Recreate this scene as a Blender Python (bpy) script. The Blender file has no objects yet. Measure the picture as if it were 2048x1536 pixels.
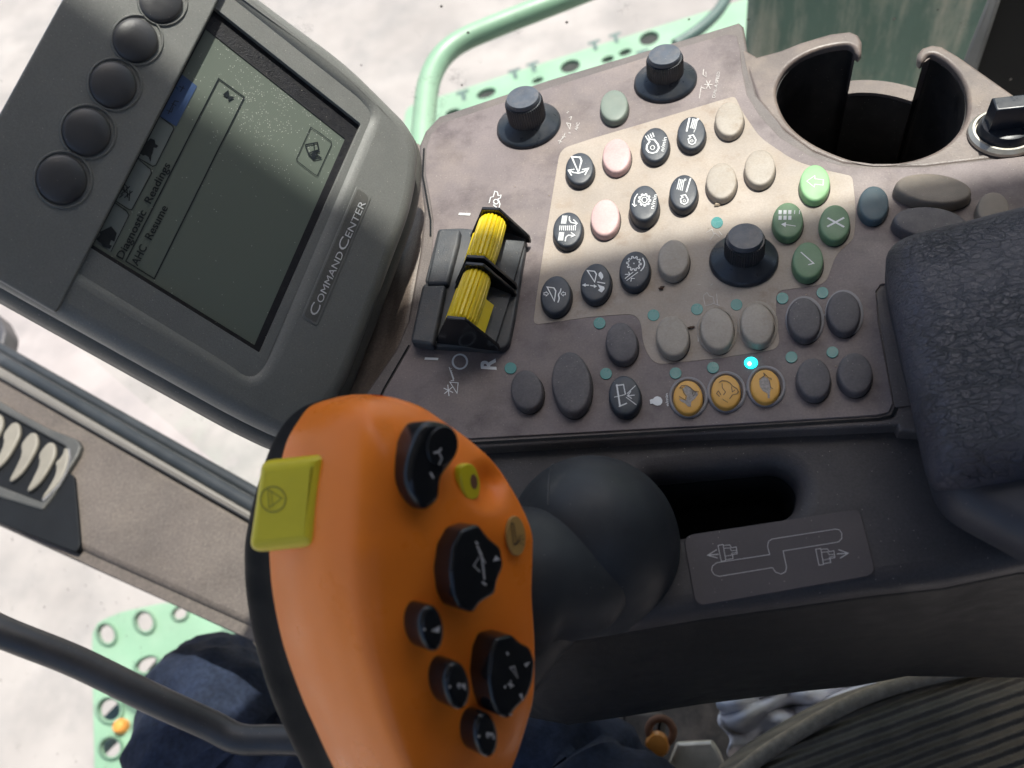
import bpy, bmesh, math, random
import numpy as np
from mathutils import Matrix, Vector
from mathutils.bvhtree import BVHTree

# ------------------------------------------------------------------ camera, light, exposure
S = bpy.context.scene
COL = S.collection
F = 1607.0                                   # focal length in pixels of a 2048 wide picture
H = 0.30                                     # camera height above the control panel (z = 0)
def unit(v): v = np.array(v, float); return v / np.linalg.norm(v)
_d = unit([366, -972, -F]); _Z = -_d
_X = np.array([1.0, 0, 0]); _X = unit(_X - (_X @ _d) * _d); _Y = np.cross(_Z, _X)
R = np.array([_X, _Y, _Z])
CAM = np.array([0, 0, H])
cam = bpy.data.cameras.new('camera'); camo = bpy.data.objects.new('camera', cam); COL.objects.link(camo)
m = Matrix(R.tolist()).to_4x4(); m.translation = Vector(CAM); camo.matrix_world = m
cam.sensor_width = 36; cam.lens = F / 2048 * 36; cam.clip_start = 0.01; cam.clip_end = 200
cam.dof.use_dof = True; cam.dof.focus_distance = 0.375; cam.dof.aperture_fstop = 10
S.camera = camo

SUN_AZ = math.radians(60.5); SUN_EL = math.radians(66)     # direction towards the sun, azimuth from +X
w = bpy.data.worlds.new('World'); S.world = w; w.use_nodes = True
nt = w.node_tree; bg = nt.nodes['Background']
sky = nt.nodes.new('ShaderNodeTexSky'); sky.sky_type = 'NISHITA'; sky.sun_disc = False; sky.dust_density = 3.2; sky.ozone_density = .7; sky.air_density = .9
sky.sun_elevation = SUN_EL; sky.sun_rotation = math.radians(90) - SUN_AZ
nt.links.new(sky.outputs[0], bg.inputs[0]); bg.inputs[1].default_value = 0.13
sl = bpy.data.lights.new('sun', 'SUN'); sl.energy = 4.5; sl.angle = math.radians(1.0); sl.color = (1, .955, .89)
so = bpy.data.objects.new('sun', sl); COL.objects.link(so)
sd = Vector((math.cos(SUN_AZ) * math.cos(SUN_EL), math.sin(SUN_AZ) * math.cos(SUN_EL), math.sin(SUN_EL)))
so.rotation_euler = sd.to_track_quat('Z', 'Y').to_euler(); so.location = sd * 3
S.view_settings.view_transform = 'Standard'; S.view_settings.look = 'None'
S.view_settings.exposure = 0.85; S.view_settings.gamma = 1
S.render.engine = 'CYCLES'
S.cycles.max_bounces = 10; S.cycles.diffuse_bounces = 5; S.cycles.transparent_max_bounces = 16
S.cycles.sample_clamp_indirect = 6
try: S.cycles.use_denoising = True
except Exception: pass

# ------------------------------------------------------------------ helpers
def ray(p): return R @ np.array([(p[0] - 1024) / F, -(p[1] - 768) / F, -1.0])
def Pd(x, y, d): return CAM + ray((x, y)) * d
class Plane:
    def __init__(s, o, n, ex=(1, 0, 0)):
        s.o = np.array(o, float); s.n = unit(n); ex = np.array(ex, float)
        s.ex = unit(ex - (ex @ s.n) * s.n); s.ey = np.cross(s.n, s.ex)
    def P(s, p, off=0.0):
        r = ray(p); t = ((s.o + s.n * off - CAM) @ s.n) / (r @ s.n); return CAM + r * t
    def uv(s, p, off=0.0):
        q = s.P(p, off) - s.o; return (q @ s.ex, q @ s.ey)
    def W(s, u, v, w=0.0): return s.o + s.ex * u + s.ey * v + s.n * w
    def M(s, w=0.0):
        o = s.o + s.n * w
        return Matrix(((s.ex[0], s.ey[0], s.n[0], o[0]), (s.ex[1], s.ey[1], s.n[1], o[1]), (s.ex[2], s.ey[2], s.n[2], o[2]), (0, 0, 0, 1)))
def hplane(z): return Plane((0, 0, z), (0, 0, 1))
PAN = hplane(0)
nm = R @ unit([0.49858209, 0.01830704, 0.86664915]); tm = CAM + R @ (np.array([-0.19377237, 0.06435761, -0.37471986]) * 0.84)
MON = Plane(tm, nm, R @ np.array([0.33, 0.92, -0.21]))

def K(ox, oy, s):
    return lambda pts: [(ox + p[0] * s, oy + p[1] * s) + tuple(v * s for v in p[2:]) for p in pts]
def smooth(pts, n=2, closed=True):
    for _ in range(n):
        q = []
        L = len(pts)
        for i in range(L if closed else L - 1):
            a, b = pts[i], pts[(i + 1) % L]
            q += [(a[0] * .75 + b[0] * .25, a[1] * .75 + b[1] * .25), (a[0] * .25 + b[0] * .75, a[1] * .25 + b[1] * .75)]
        if not closed: q = [pts[0]] + q + [pts[-1]]
        pts = q
    return pts
def rnd(pts, r=12, n=5):
    """round the corners of a polygon with radius about r"""
    out = []; L = len(pts)
    for i in range(L):
        a, b, c = (np.array(pts[i - 1], float), np.array(pts[i], float), np.array(pts[(i + 1) % L], float))
        rr = pts[i][2] if len(pts[i]) > 2 else r
        a, b, c = a[:2], b[:2], c[:2]
        la, lc = np.linalg.norm(a - b), np.linalg.norm(c - b)
        k = min(rr, la * .48, lc * .48)
        if k < 0.5: out.append(tuple(b)); continue
        s, e = b + (a - b) / la * k, b + (c - b) / lc * k
        for j in range(n + 1):
            t = j / n; out.append(tuple((1 - t) ** 2 * s + 2 * t * (1 - t) * b + t * t * e))
    return out
def ell(cx, cy, w, h, tilt=0, n=40):
    t = math.radians(tilt); o = []
    for i in range(n):
        a = 2 * math.pi * i / n; x, y = w / 2 * math.cos(a), h / 2 * math.sin(a)
        o.append((cx + x * math.cos(t) - y * math.sin(t), cy + x * math.sin(t) + y * math.cos(t)))
    return o
def link(name, me, mat, parent=None, sharp=35, smoothit=True):
    if smoothit:
        me.shade_smooth(); me.set_sharp_from_angle(angle=math.radians(sharp))
    if mat: me.materials.clear(); me.materials.append(mat)
    o = bpy.data.objects.new(name, me); COL.objects.link(o)
    if parent: par(o, parent)
    return o
def par(o, parent):
    o.parent = parent
    M = Matrix.Identity(4); p = parent
    loc = Vector(parent.get('_loc', (0, 0, 0)))
    o.matrix_parent_inverse = Matrix.Translation(-loc)
def thing(name, label, cat, loc=(0, 0, 0), group=None):
    o = bpy.data.objects.new(name, None); COL.objects.link(o); o.location = loc; o['_loc'] = list(map(float, loc))
    o.empty_display_size = .02; tag(o, label, cat, group); return o
def tag(o, label=None, cat=None, group=None, kind=None):
    if label: o['label'] = label
    if cat: o['category'] = cat
    if group: o['group'] = group
    if kind: o['kind'] = kind
    return o
def mesh(verts, faces):
    me = bpy.data.meshes.new('m'); me.from_pydata([tuple(map(float, v)) for v in verts], [], faces); me.update(); return me
def fixn(me):
    bm = bmesh.new(); bm.from_mesh(me); bmesh.ops.recalc_face_normals(bm, faces=bm.faces); bm.to_mesh(me); bm.free(); return me
def slab2d(outline, holes, w0, w1, bev, bres=3, fill=True):
    cu = bpy.data.curves.new('c', 'CURVE'); cu.dimensions = '2D'; cu.fill_mode = 'BOTH'
    for loop in [outline] + list(holes):
        sp = cu.splines.new('POLY'); sp.points.add(len(loop) - 1); sp.use_cyclic_u = True
        for i, q in enumerate(loop): sp.points[i].co = (q[0] * 100, q[1] * 100, 0, 1)
    th = (w1 - w0) / 2; bev = min(bev, th * .98)
    cu.extrude = (th - bev) * 100; cu.bevel_depth = bev * 100; cu.offset = -bev * 100; cu.bevel_resolution = bres
    ob = bpy.data.objects.new('c', cu); COL.objects.link(ob)
    dg = bpy.context.evaluated_depsgraph_get()
    me = bpy.data.meshes.new_from_object(ob.evaluated_get(dg)); bpy.data.objects.remove(ob); bpy.data.curves.remove(cu)
    me.transform(Matrix.Translation((0, 0, (w0 + w1) / 2)) @ Matrix.Scale(.01, 4))
    return me
def slab(name, pl, px, top, thick, bev, mat, parent=None, holes=(), bres=3, at=None, sharp=35):
    """outline in picture coordinates met with the plane raised by `at` (default: the slab's top), made thick downwards"""
    a = top if at is None else at
    me = slab2d([pl.uv(p, a) for p in px], [[pl.uv(p, a) for p in hh] for hh in holes], top - thick, top, bev, bres)
    me.transform(pl.M()); return link(name, me, mat, parent, sharp)
def pillow(name, pl, px, at, top, thick, bev, mat, parent=None, inset=None, steps=10):
    """convex rounded cushion: the outline is met with the plane raised by `at`, the top edge rolls over by bev"""
    L0 = [np.array(pl.uv(p, at)) for p in px]; c = np.mean(L0, axis=0); inset = inset or bev; V = []; Fs = []; n = len(L0)
    prof = [(inset * .25, top - thick), (0.0, top - thick * .55)] + [(inset * (1 - math.cos(a)), top - bev + bev * math.sin(a)) for a in np.linspace(0, math.pi / 2, steps)]
    for d, z in prof:
        for q in L0:
            v = c - q; V.append(pl.W(*(q + v / np.linalg.norm(v) * d), z))
    k = len(prof)
    for t_ in (.75, .5, .25):
        for i in range(n):
            q = np.array(V[(k - 1) * n + i]); cc = pl.W(c[0], c[1], top); V.append(cc + (q - cc) * t_ + pl.n * .0008 * (1 - t_))
    V.append(pl.W(c[0], c[1], top + .0009)); m_ = k + 3
    for j in range(m_ - 1):
        for i in range(n): Fs.append((j * n + i, j * n + (i + 1) % n, (j + 1) * n + (i + 1) % n, (j + 1) * n + i))
    for i in range(n): Fs.append(((m_ - 1) * n + i, (m_ - 1) * n + (i + 1) % n, len(V) - 1))
    return link(name, fixn(mesh(V, Fs)), mat, parent, 60)
def ribbon_parts(pl, poly, width, off, closed=False):
    """a flat painted line; width in picture pixels"""
    P = [np.array(pl.uv(p, off)) for p in poly]
    k = np.linalg.norm(np.array(pl.uv((poly[0][0] + 1, poly[0][1]), off)) - P[0])
    hw = width * k / 2; L = len(P); vs = []
    for i in range(L):
        a = P[i - 1] if (i > 0 or closed) else P[i]; c = P[(i + 1) % L] if (i < L - 1 or closed) else P[i]
        b = P[i]; d1 = b - a; d2 = c - b
        if np.linalg.norm(d1) < 1e-9: d1 = d2
        if np.linalg.norm(d2) < 1e-9: d2 = d1
        d1 = d1 / (np.linalg.norm(d1) + 1e-12); d2 = d2 / (np.linalg.norm(d2) + 1e-12)
        n1 = np.array([-d1[1], d1[0]]); n2 = np.array([-d2[1], d2[0]]); nn = n1 + n2
        if np.linalg.norm(nn) < .3: nn = n1
        nn = nn / np.linalg.norm(nn); s = hw / max(.45, nn @ n1)
        vs += [b + nn * s, b - nn * s]
    V = [pl.W(v[0], v[1], off) for v in vs]; Fs = []
    for i in range(L if closed else L - 1):
        j = (i + 1) % L; Fs.append((2 * i, 2 * i + 1, 2 * j + 1, 2 * j))
    return V, Fs
class Marks:
    """flat markings gathered into one mesh"""
    def __init__(s, pl, off): s.pl, s.off, s.v, s.f = pl, off, [], []
    def add(s, V, Fs):
        b = len(s.v); s.v += list(V); s.f += [tuple(i + b for i in f) for f in Fs]; return s
    def line(s, pts, w=1.6, closed=False):
        s.off += 4e-6
        return s.add(*ribbon_parts(s.pl, pts, w, s.off, closed))
    def fill(s, pts):
        s.off += 1e-6
        return s.add([s.pl.P(p, s.off) for p in pts], [tuple(range(len(pts)))])
    def text(s, txt, a, b, hv, size=1.0, bold=0.0):
        """baseline from a to b in picture coordinates, cap height vector hv"""
        cu = bpy.data.curves.new('t', 'FONT'); cu.body = txt; cu.size = 1; cu.offset = bold; cu.resolution_u = 3
        ob = bpy.data.objects.new('t', cu); COL.objects.link(ob); dg = bpy.context.evaluated_depsgraph_get()
        me = bpy.data.meshes.new_from_object(ob.evaluated_get(dg)); bpy.data.objects.remove(ob); bpy.data.curves.remove(cu)
        xs = [v.co.x for v in me.vertices]; x0, x1 = min(xs), max(xs); V = []
        for v in me.vertices:
            t = (v.co.x - x0) / (x1 - x0); y = v.co.y / 0.69
            V.append(s.pl.P((a[0] + (b[0] - a[0]) * t + hv[0] * y, a[1] + (b[1] - a[1]) * t + hv[1] * y), s.off))
        s.add(V, [tuple(p.vertices) for p in me.polygons]); bpy.data.meshes.remove(me); return s
    def make(s, name, mat, parent):
        me = mesh(s.v, s.f); bm = bmesh.new(); bm.from_mesh(me)
        for f in bm.faces:
            f.normal_update()
            if f.normal.dot(Vector(s.pl.n)) < 0: f.normal_flip()
        bm.to_mesh(me); bm.free(); return link(name, me, mat, parent, smoothit=False)
def lathe(center, prof, n=48, axis=(0, 0, 1), ribs=None):
    """prof: (radius, height) pairs; ribs: (index range, depth)"""
    ax = unit(axis); ex = unit(np.cross(ax, [0, .3, 1]) if abs(ax[2]) < .99 else np.array([1.0, 0, 0])); ey = np.cross(ax, ex)
    V = []; Fs = []
    for j, (r, z) in enumerate(prof):
        for i in range(n):
            a = 2 * math.pi * i / n; rr = r
            if ribs and ribs[0] <= j <= ribs[1] and i % 2: rr = r - ribs[2]
            V.append(np.array(center) + ax * z + (ex * math.cos(a) + ey * math.sin(a)) * rr)
    for j in range(len(prof) - 1):
        for i in range(n):
            k = (i + 1) % n; Fs.append((j * n + i, j * n + k, (j + 1) * n + k, (j + 1) * n + i))
    Fs.append(tuple(range((len(prof) - 1) * n, len(prof) * n))); Fs.append(tuple(reversed(range(n))))
    return mesh(V, Fs)
def tube(path, rad, n=20, close=True, noise=None):
    path = [np.array(p, float) for p in path]
    if not hasattr(rad, '__len__'): rad = [rad] * len(path)
    V = []; Fs = []; up = None
    for i, p in enumerate(path):
        t = unit(path[min(i + 1, len(path) - 1)] - path[max(i - 1, 0)])
        if up is None: up = unit(np.cross(t, [0.1, .2, 1]))
        up = unit(up - (up @ t) * t); vv = np.cross(t, up)
        for k in range(n):
            a = 2 * math.pi * k / n; r = rad[i] * (1 + (noise(i, a) if noise else 0)); V.append(p + (up * math.cos(a) + vv * math.sin(a)) * r)
    for i in range(len(path) - 1):
        for k in range(n):
            l = (k + 1) % n; Fs.append((i * n + k, i * n + l, (i + 1) * n + l, (i + 1) * n + k))
    if close: Fs.append(tuple(reversed(range(n)))); Fs.append(tuple(range((len(path) - 1) * n, len(path) * n)))
    return fixn(mesh(V, Fs))
def cr(pts, n=8):
    """Catmull-Rom through open list of vectors"""
    P = [np.array(p, float) for p in pts]; P = [2 * P[0] - P[1]] + P + [2 * P[-1] - P[-2]]; o = []
    for i in range(1, len(P) - 2):
        for j in range(n):
            t = j / n; a, b, c, d = P[i - 1:i + 3]
            o.append(.5 * ((2 * b) + (c - a) * t + (2 * a - 5 * b + 4 * c - d) * t * t + (3 * b - a - 3 * c + d) * t ** 3))
    o.append(P[-2]); return o

# ------------------------------------------------------------------ materials
def lin(c): return tuple(((x / 255) / 12.92 if x / 255 <= .04045 else ((x / 255 + .055) / 1.055) ** 2.4) for x in c)
def mat(name, col, rough=.55, var=.12, vscale=30, dust=0.0, dustcol=(.42, .36, .30), dscale=45, speck=0.0, bump=0.0, bscale=1600,
        metal=0.0, spec=.5, coat=0.0, emit=None, estr=0, stains=None, grain=.0, gscale=1100):
    m = bpy.data.materials.new(name); m.use_nodes = True; nt = m.node_tree; N = nt.nodes; L = nt.links
    b = N['Principled BSDF']; tc = N.new('ShaderNodeTexCoord').outputs['Object']
    b.inputs['Roughness'].default_value = rough; b.inputs['Metallic'].default_value = metal
    b.inputs['Specular IOR Level'].default_value = spec; b.inputs['Coat Weight'].default_value = coat
    def noise(sc, det=5, ro=.6, vec=tc):
        n = N.new('ShaderNodeTexNoise'); n.inputs['Scale'].default_value = sc; n.inputs['Detail'].default_value = det
        n.inputs['Roughness'].default_value = ro; L.new(vec, n.inputs['Vector']); return n.outputs[0]
    def rng(src, a, b_, c=0, d=1):
        r = N.new('ShaderNodeMapRange'); r.inputs[1].default_value = a; r.inputs[2].default_value = b_
        r.inputs[3].default_value = c; r.inputs[4].default_value = d; L.new(src, r.inputs[0]); return r.outputs[0]
    def mix(f, a, b_, bt='MIX'):
        x = N.new('ShaderNodeMix'); x.data_type = 'RGBA'; x.blend_type = bt
        if hasattr(f, 'links'): L.new(f, x.inputs[0])
        else: x.inputs[0].default_value = f
        for s_, v in ((6, a), (7, b_)):
            if hasattr(v, 'links'): L.new(v, x.inputs[s_])
            else: x.inputs[s_].default_value = (*v, 1)
        return x.outputs[2]
    c0 = tuple(x * (1 - var) for x in col); c1 = tuple(min(1, x * (1 + var)) for x in col)
    c = mix(rng(noise(vscale), .35, .65), c0, c1)
    if stains: # dirt patches with their own shape
        c = mix(rng(noise(stains[1], 6, .65), stains[2], stains[2] + .18, 0, stains[3]), c, stains[0])
    if dust:
        c = mix(rng(noise(dscale, 8, .7), .45, .75, 0, dust), c, dustcol)
    rr = rough
    if speck:
        v = N.new('ShaderNodeTexVoronoi'); v.inputs['Scale'].default_value = 1300; L.new(tc, v.inputs['Vector'])
        v2 = N.new('ShaderNodeSeparateColor'); L.new(v.outputs['Color'], v2.inputs[0])
        s1 = rng(v.outputs['Distance'], .25, .12); s2 = rng(v2.outputs[0], 1 - speck, 1 - speck + .01)
        mu = N.new('ShaderNodeMath'); mu.operation = 'MULTIPLY'; L.new(s1, mu.inputs[0]); L.new(s2, mu.inputs[1])
        c = mix(mu.outputs[0], c, (.45, .42, .37))
    if grain: c = mix(1.0, c, mix(rng(noise(gscale, 2, .5), .32, .68), (1 - grain,) * 3, (1, 1, 1)), 'MULTIPLY')
    L.new(c, b.inputs['Base Color'])
    L.new(rng(noise(vscale * 3), .3, .7, max(.02, rough - .08), min(1, rough + .1)), b.inputs['Roughness'])
    if bump:
        bp = N.new('ShaderNodeBump'); bp.inputs['Strength'].default_value = bump; bp.inputs['Distance'].default_value = .0004
        L.new(noise(bscale, 3), bp.inputs['Height']); L.new(bp.outputs[0], b.inputs['Normal'])
    if emit: b.inputs['Emission Color'].default_value = (*emit, 1); b.inputs['Emission Strength'].default_value = estr
    m['n'] = 1; return m
M = {}
M['panel'] = mat('panel_film', (.185, .150, .150), .55, .15, 16, .5, (.35, .285, .24), 20, .04, .10, 2500, stains=((.085, .062, .065), 38, .50, .8), grain=.18)
M['cream'] = mat('panel_film_beige', (.365, .31, .262), .55, .14, 20, .5, (.36, .27, .19), 34, .02, .1, 2500, stains=((.20, .125, .075), 60, .57, .6), grain=.12)
M['body'] = mat('console_plastic', (.125, .105, .10), .48, .10, 25, .3, (.30, .245, .20), 22, .05, .5, 1500, grain=.2)
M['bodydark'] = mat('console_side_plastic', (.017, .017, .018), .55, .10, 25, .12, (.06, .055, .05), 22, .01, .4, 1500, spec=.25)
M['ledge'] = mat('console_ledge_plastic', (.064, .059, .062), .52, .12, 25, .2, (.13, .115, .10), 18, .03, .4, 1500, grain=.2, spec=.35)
M['plate'] = mat('plate_film', (.064, .054, .060), .5, .10, 25, .15, (.12, .105, .10), 22, .03, .1, 2500, grain=.1)
M['brown'] = mat('brown_moulding', (.17, .135, .115), .38, .12, 30, .4, (.38, .30, .24), 25, .05, .7, 1200, grain=.3, gscale=700)
M['cup'] = mat('cup_holder_plastic', (.145, .115, .105), .40, .2, 25, .5, (.33, .26, .20), 30, .03, .35, 1400, stains=((.10, .07, .055), 40, .5, .6), grain=.15)
M['cupshade'] = mat('cup_inside_shade', (.024, .022, .022), .45, .3, 40, .25, (.09, .075, .06), 40, .03)  # near-black colour stands in for the shade inside the cup
M['black'] = mat('black_rubber_key', (.034, .042, .056), .42, .12, 60, .22, (.16, .15, .14), 120, .02, .25, 2500, grain=.15)
M['grey'] = mat('grey_key', (.105, .095, .102), .55, .08, 60, .25, (.22, .19, .17), 120, .05, .4, 2500, grain=.2)
M['creamkey'] = mat('beige_key', (.37, .325, .275), .5, .08, 60, .35, (.28, .21, .14), 80, .02, .3, 2500, stains=((.22, .14, .08), 90, .56, .5), grain=.12)
M['brownkey'] = mat('dusty_brown_key', (.22, .185, .15), .55, .1, 60, .4, (.34, .28, .22), 80, .03, .4, 2500)
M['pink'] = mat('pink_key', (.56, .38, .37), .5, .08, 80, .2, (.42, .28, .24), 100, .01, .2, 2500, grain=.1)
M['green'] = mat('green_key', (.13, .235, .125), .45, .06, 60, .2, (.25, .28, .2), 100, .02, .2, 2500, grain=.1)
M['greenlt'] = mat('light_green_key', (.24, .46, .22), .45, .06, 60, .15, (.3, .4, .25), 100, .0, .2, 2500)
M['greengrey'] = mat('grey_green_key', (.16, .20, .17), .5, .08, 60, .3, (.26, .26, .21), 80, .01, .3, 2500)
M['blue'] = mat('slate_blue_key', (.06, .10, .12), .5, .08, 60, .25, (.18, .19, .18), 80, .01, .3, 2500)
M['gold'] = mat('orange_key', (.72, .38, .075), .45, .07, 60, .2, (.5, .30, .12), 120, .0, .2, 2500)
M['ring'] = mat('grey_ring', (.27, .26, .27), .5, .1, 60)
M['led'] = mat('led_window', (.022, .21, .20), .3, .05, 60)
M['ledon'] = mat('led_lit', (.0, .5, .5), .3, 0, 60, emit=(.0, .80, .85), estr=1.6)
M['ledcore'] = mat('led_core', (.5, .9, .9), .3, 0, 60, emit=(.45, 1, 1), estr=2.2)
M['print'] = mat('white_print', (.74, .75, .75), .5, .1, 90)
M['printfaint'] = mat('worn_print', (.52, .49, .47), .5, .3, 300)
M['printgrey'] = mat('grey_print', (.50, .48, .48), .5, .1, 90)
M['printdark'] = mat('dark_print', (.07, .05, .03), .5, .15, 90)
M['animal'] = mat('animal_print', (.27, .24, .22), .45, .25, 900)
M['knob'] = mat('knob_plastic', (.020, .026, .036), .32, .12, 80, .10, (.2, .17, .15), 90, .01, .08, 2500)
M['cap'] = mat('dusty_skylit_cap', (.065, .080, .105), .36, .15, 120, .3, (.26, .22, .19), 160, .03, .1, 2500, grain=.1)  # blue-grey tone holds dust plus a painted sky reflection
M['yellow'] = mat('yellow_lever_plastic', (.75, .56, .012), .33, .05, 80, .12, (.32, .22, .04), 260, 0, .1, 2500)
M['gap'] = mat('dirty_gap', (.022, .018, .016), .8, .3, 200, .3, (.10, .07, .05), 200)
M['gloss'] = mat('black_gloss', (.010, .011, .013), .16, .1, 80, .05, (.1, .09, .08), 120, .0, .0)
M['saddle'] = mat('dusty_saddle', (.045, .05, .058), .5, .15, 80, .4, (.19, .17, .15), 60, .05, .5, 1800)
M['monitor'] = mat('monitor_grey', (.182, .185, .174), .38, .06, 30, .15, (.26, .25, .22), 40, .06, .45, 2600, grain=.16, gscale=1500)
M['monbtn'] = mat('monitor_key', (.052, .052, .056), .36, .08, 60, .12, (.14, .13, .12), 90, .01, .25, 2200)
M['moncase'] = mat('monitor_case', (.12, .118, .108), .5, .08, 30, .15, (.2, .18, .15), 40, .04, .5, 1800, grain=.15)
M['lcdframe'] = mat('lcd_gasket', (.006, .006, .009), .45, .3, 200, .25, (.06, .055, .05), 500, .02, .5, 1500)
M['lcdink'] = mat('lcd_ink', (.010, .014, .018), .35, .1, 90)
M['lcdtab'] = mat('lcd_tab', (.185, .205, .19), .35, .05, 60)
M['lcdblue'] = mat('lcd_blue', (.045, .085, .19), .35, .05, 60)
M['silver'] = mat('silver_print', (.70, .71, .71), .22, .1, 200, spec=.9)
M['orange'] = mat('orange_handle', (.98, .235, .022), .32, .05, 18, .05, (.55, .16, .04), 60, .004, .06, 1800, spec=.3, stains=((.6, .15, .03), 70, .62, .2))
M['grip'] = mat('black_grip', (.005, .0055, .007), .62, .1, 30, .06, (.03, .028, .025), 60, 0, .2, 1800, spec=.12)
M['boot'] = mat('boot_rubber', (.026, .030, .036), .52, .12, 25, .2, (.09, .09, .09), 50, .01, .12, 1500)
M['ykey'] = mat('yellow_key', (.72, .58, .022), .36, .04, 40, spec=.35)
M['emboss'] = mat('embossed_line', (.30, .25, .02), .4, .05, 40)
M['beigedot'] = mat('beige_sticker', (.42, .24, .07), .5, .05, 60)
M['hole'] = mat('dark_hole', (.16, .07, .035), .7, .1, 60)
M['dashtrim'] = mat('dash_brown', (.112, .090, .076), .6, .16, 14, .5, (.19, .158, .13), 12, .08, .9, 700, grain=.3, gscale=400)
M['dashlight'] = mat('dash_light_edge', (.15, .137, .12), .55, .12, 14, .3, (.2, .18, .155), 20)
M['rubber'] = mat('rubber_seal', (.016, .020, .023), .5, .15, 20, .2, (.07, .07, .07), 20)
M['vent'] = mat('vent_frame', (.055, .054, .050), .5, .12, 25, .25, (.12, .11, .095), 25, .03, .6, 900)
M['ventdark'] = mat('vent_dark_and_shadow', (.010, .011, .013), .6, .1, 25, spec=.12)  # vent recess black, also used for the painted shadow beside the vent
M['fin'] = mat('vent_fin', (.21, .19, .155), .5, .1, 40, .2, (.18, .155, .12), 60, .03, .5, 900)
M['tube'] = mat('dark_tube', (.040, .040, .042), .40, .15, 14, .25, (.14, .12, .11), 25, .02, .3, 900)
M['gpaint'] = mat('green_paint', (.18, .305, .205), .45, .10, 6, .35, (.31, .36, .29), 5, 0, 0)
M['gdark'] = mat('dark_green_tube', (.06, .10, .09), .5, .15, 10)
M['void'] = mat('dark_opening', (.02, .022, .02), .8, .2, 20)
M['denim'] = mat('navy_cloth', (.015, .022, .044), .85, .35, 22, .4, (.045, .062, .10), 26, 0, .7, 700, spec=.2, grain=.4, gscale=260)
M['floor'] = mat('floor_rubber', (.07, .062, .055), .7, .3, 30, .6, (.26, .21, .17), 25, .05, .6, 300)
M['rag'] = mat('white_rag', (.70, .69, .72), .9, .08, 30, .2, (.5, .47, .43), 30, 0, .4, 700, spec=.1)
M['amber'] = mat('amber_plastic', (.65, .26, .05), .3, .1, 40)
M['steel'] = mat('dull_steel', (.45, .43, .38), .35, .15, 60, .3, (.3, .25, .2), 80, metal=.6)
M['pillar'] = mat('black_pillar', (.004, .004, .004), .7, .2, 10, spec=.1)
M['pillaredge'] = mat('pillar_edge', (.10, .10, .10), .5, .3, 12, .3, (.2, .19, .17), 30)
M['roof'] = mat('roof_lining', (.25, .25, .24), .8, .05, 5)
M['debris'] = mat('chaff', (.07, .035, .02), .8, .3, 300)
M['paper'] = mat('paper_scrap', (.45, .36, .26), .7, .2, 200)

def tweak(m, fn):
    fn(m.node_tree, m.node_tree.nodes, m.node_tree.links, m.node_tree.nodes['Principled BSDF'])
# ground: pale concrete yard
def ground_mat():
    m = mat('pale_concrete', (.305, .278, .262), .9, .10, 1.2, .8, (.20, .19, .185), 3.4, 0, 0, grain=.12, gscale=5); return m
M['ground'] = ground_mat()
M['unseenwall'] = mat('unseen_cab_wall_lining', (.05, .048, .046), .8, .1, 5)
# wrinkled leather
def leather():
    m = bpy.data.materials.new('wrinkled_vinyl'); m.use_nodes = True; nt = m.node_tree; N, L = nt.nodes, nt.links
    b = N['Principled BSDF']; b.inputs['Roughness'].default_value = .42
    tc = N.new('ShaderNodeTexCoord').outputs['Object']
    mp = N.new('ShaderNodeMapping'); mp.inputs['Scale'].default_value = (1, 2.1, 1); mp.inputs['Rotation'].default_value = (0, 0, math.radians(-12)); L.new(tc, mp.inputs[0])
    wn = N.new('ShaderNodeTexNoise'); wn.inputs['Scale'].default_value = 90; wn.inputs['Detail'].default_value = 5; L.new(mp.outputs[0], wn.inputs['Vector'])
    ad = N.new('ShaderNodeVectorMath'); ad.operation = 'MULTIPLY_ADD'; ad.inputs[1].default_value = (.012, .012, .012); L.new(wn.outputs['Color'], ad.inputs[0]); L.new(mp.outputs[0], ad.inputs[2])
    hs = []
    for sc, amp in ((165, 1.0), (380, .6), (800, .25)):
        v = N.new('ShaderNodeTexVoronoi'); v.feature = 'DISTANCE_TO_EDGE'; v.inputs['Scale'].default_value = sc; L.new(ad.outputs[0], v.inputs['Vector'])
        r = N.new('ShaderNodeMapRange'); r.inputs[1].default_value = 0; r.inputs[2].default_value = .075; r.inputs[4].default_value = amp; L.new(v.outputs[0], r.inputs[0]); hs.append(r.outputs[0])
    a1 = N.new('ShaderNodeMath'); L.new(hs[0], a1.inputs[0]); L.new(hs[1], a1.inputs[1]); a2 = N.new('ShaderNodeMath'); L.new(a1.outputs[0], a2.inputs[0]); L.new(hs[2], a2.inputs[1])
    big = N.new('ShaderNodeTexNoise'); big.inputs['Scale'].default_value = 22; L.new(tc, big.inputs['Vector'])
    br = N.new('ShaderNodeMapRange'); br.inputs[1].default_value = .4; br.inputs[2].default_value = .6; br.inputs[3].default_value = .35; L.new(big.outputs[0], br.inputs[0])
    bp = N.new('ShaderNodeBump'); bp.inputs['Distance'].default_value = .00065; L.new(br.outputs[0], bp.inputs['Strength']); L.new(a2.outputs[0], bp.inputs['Height']); L.new(bp.outputs[0], b.inputs['Normal'])
    cr_ = N.new('ShaderNodeMapRange'); cr_.inputs[2].default_value = 1.5; L.new(a2.outputs[0], cr_.inputs[0])
    mx = N.new('ShaderNodeMix'); mx.data_type = 'RGBA'; mx.inputs[6].default_value = (.018, .019, .026, 1); mx.inputs[7].default_value = (.066, .064, .084, 1)
    L.new(cr_.outputs[0], mx.inputs[0]); L.new(mx.outputs[2], b.inputs['Base Color']); return m
M['leather'] = leather()
M['vinyl'] = mat('smooth_vinyl', (.040, .041, .052), .5, .12, 30, .15, (.09, .085, .08), 40, .02, .5, 1500)
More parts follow.
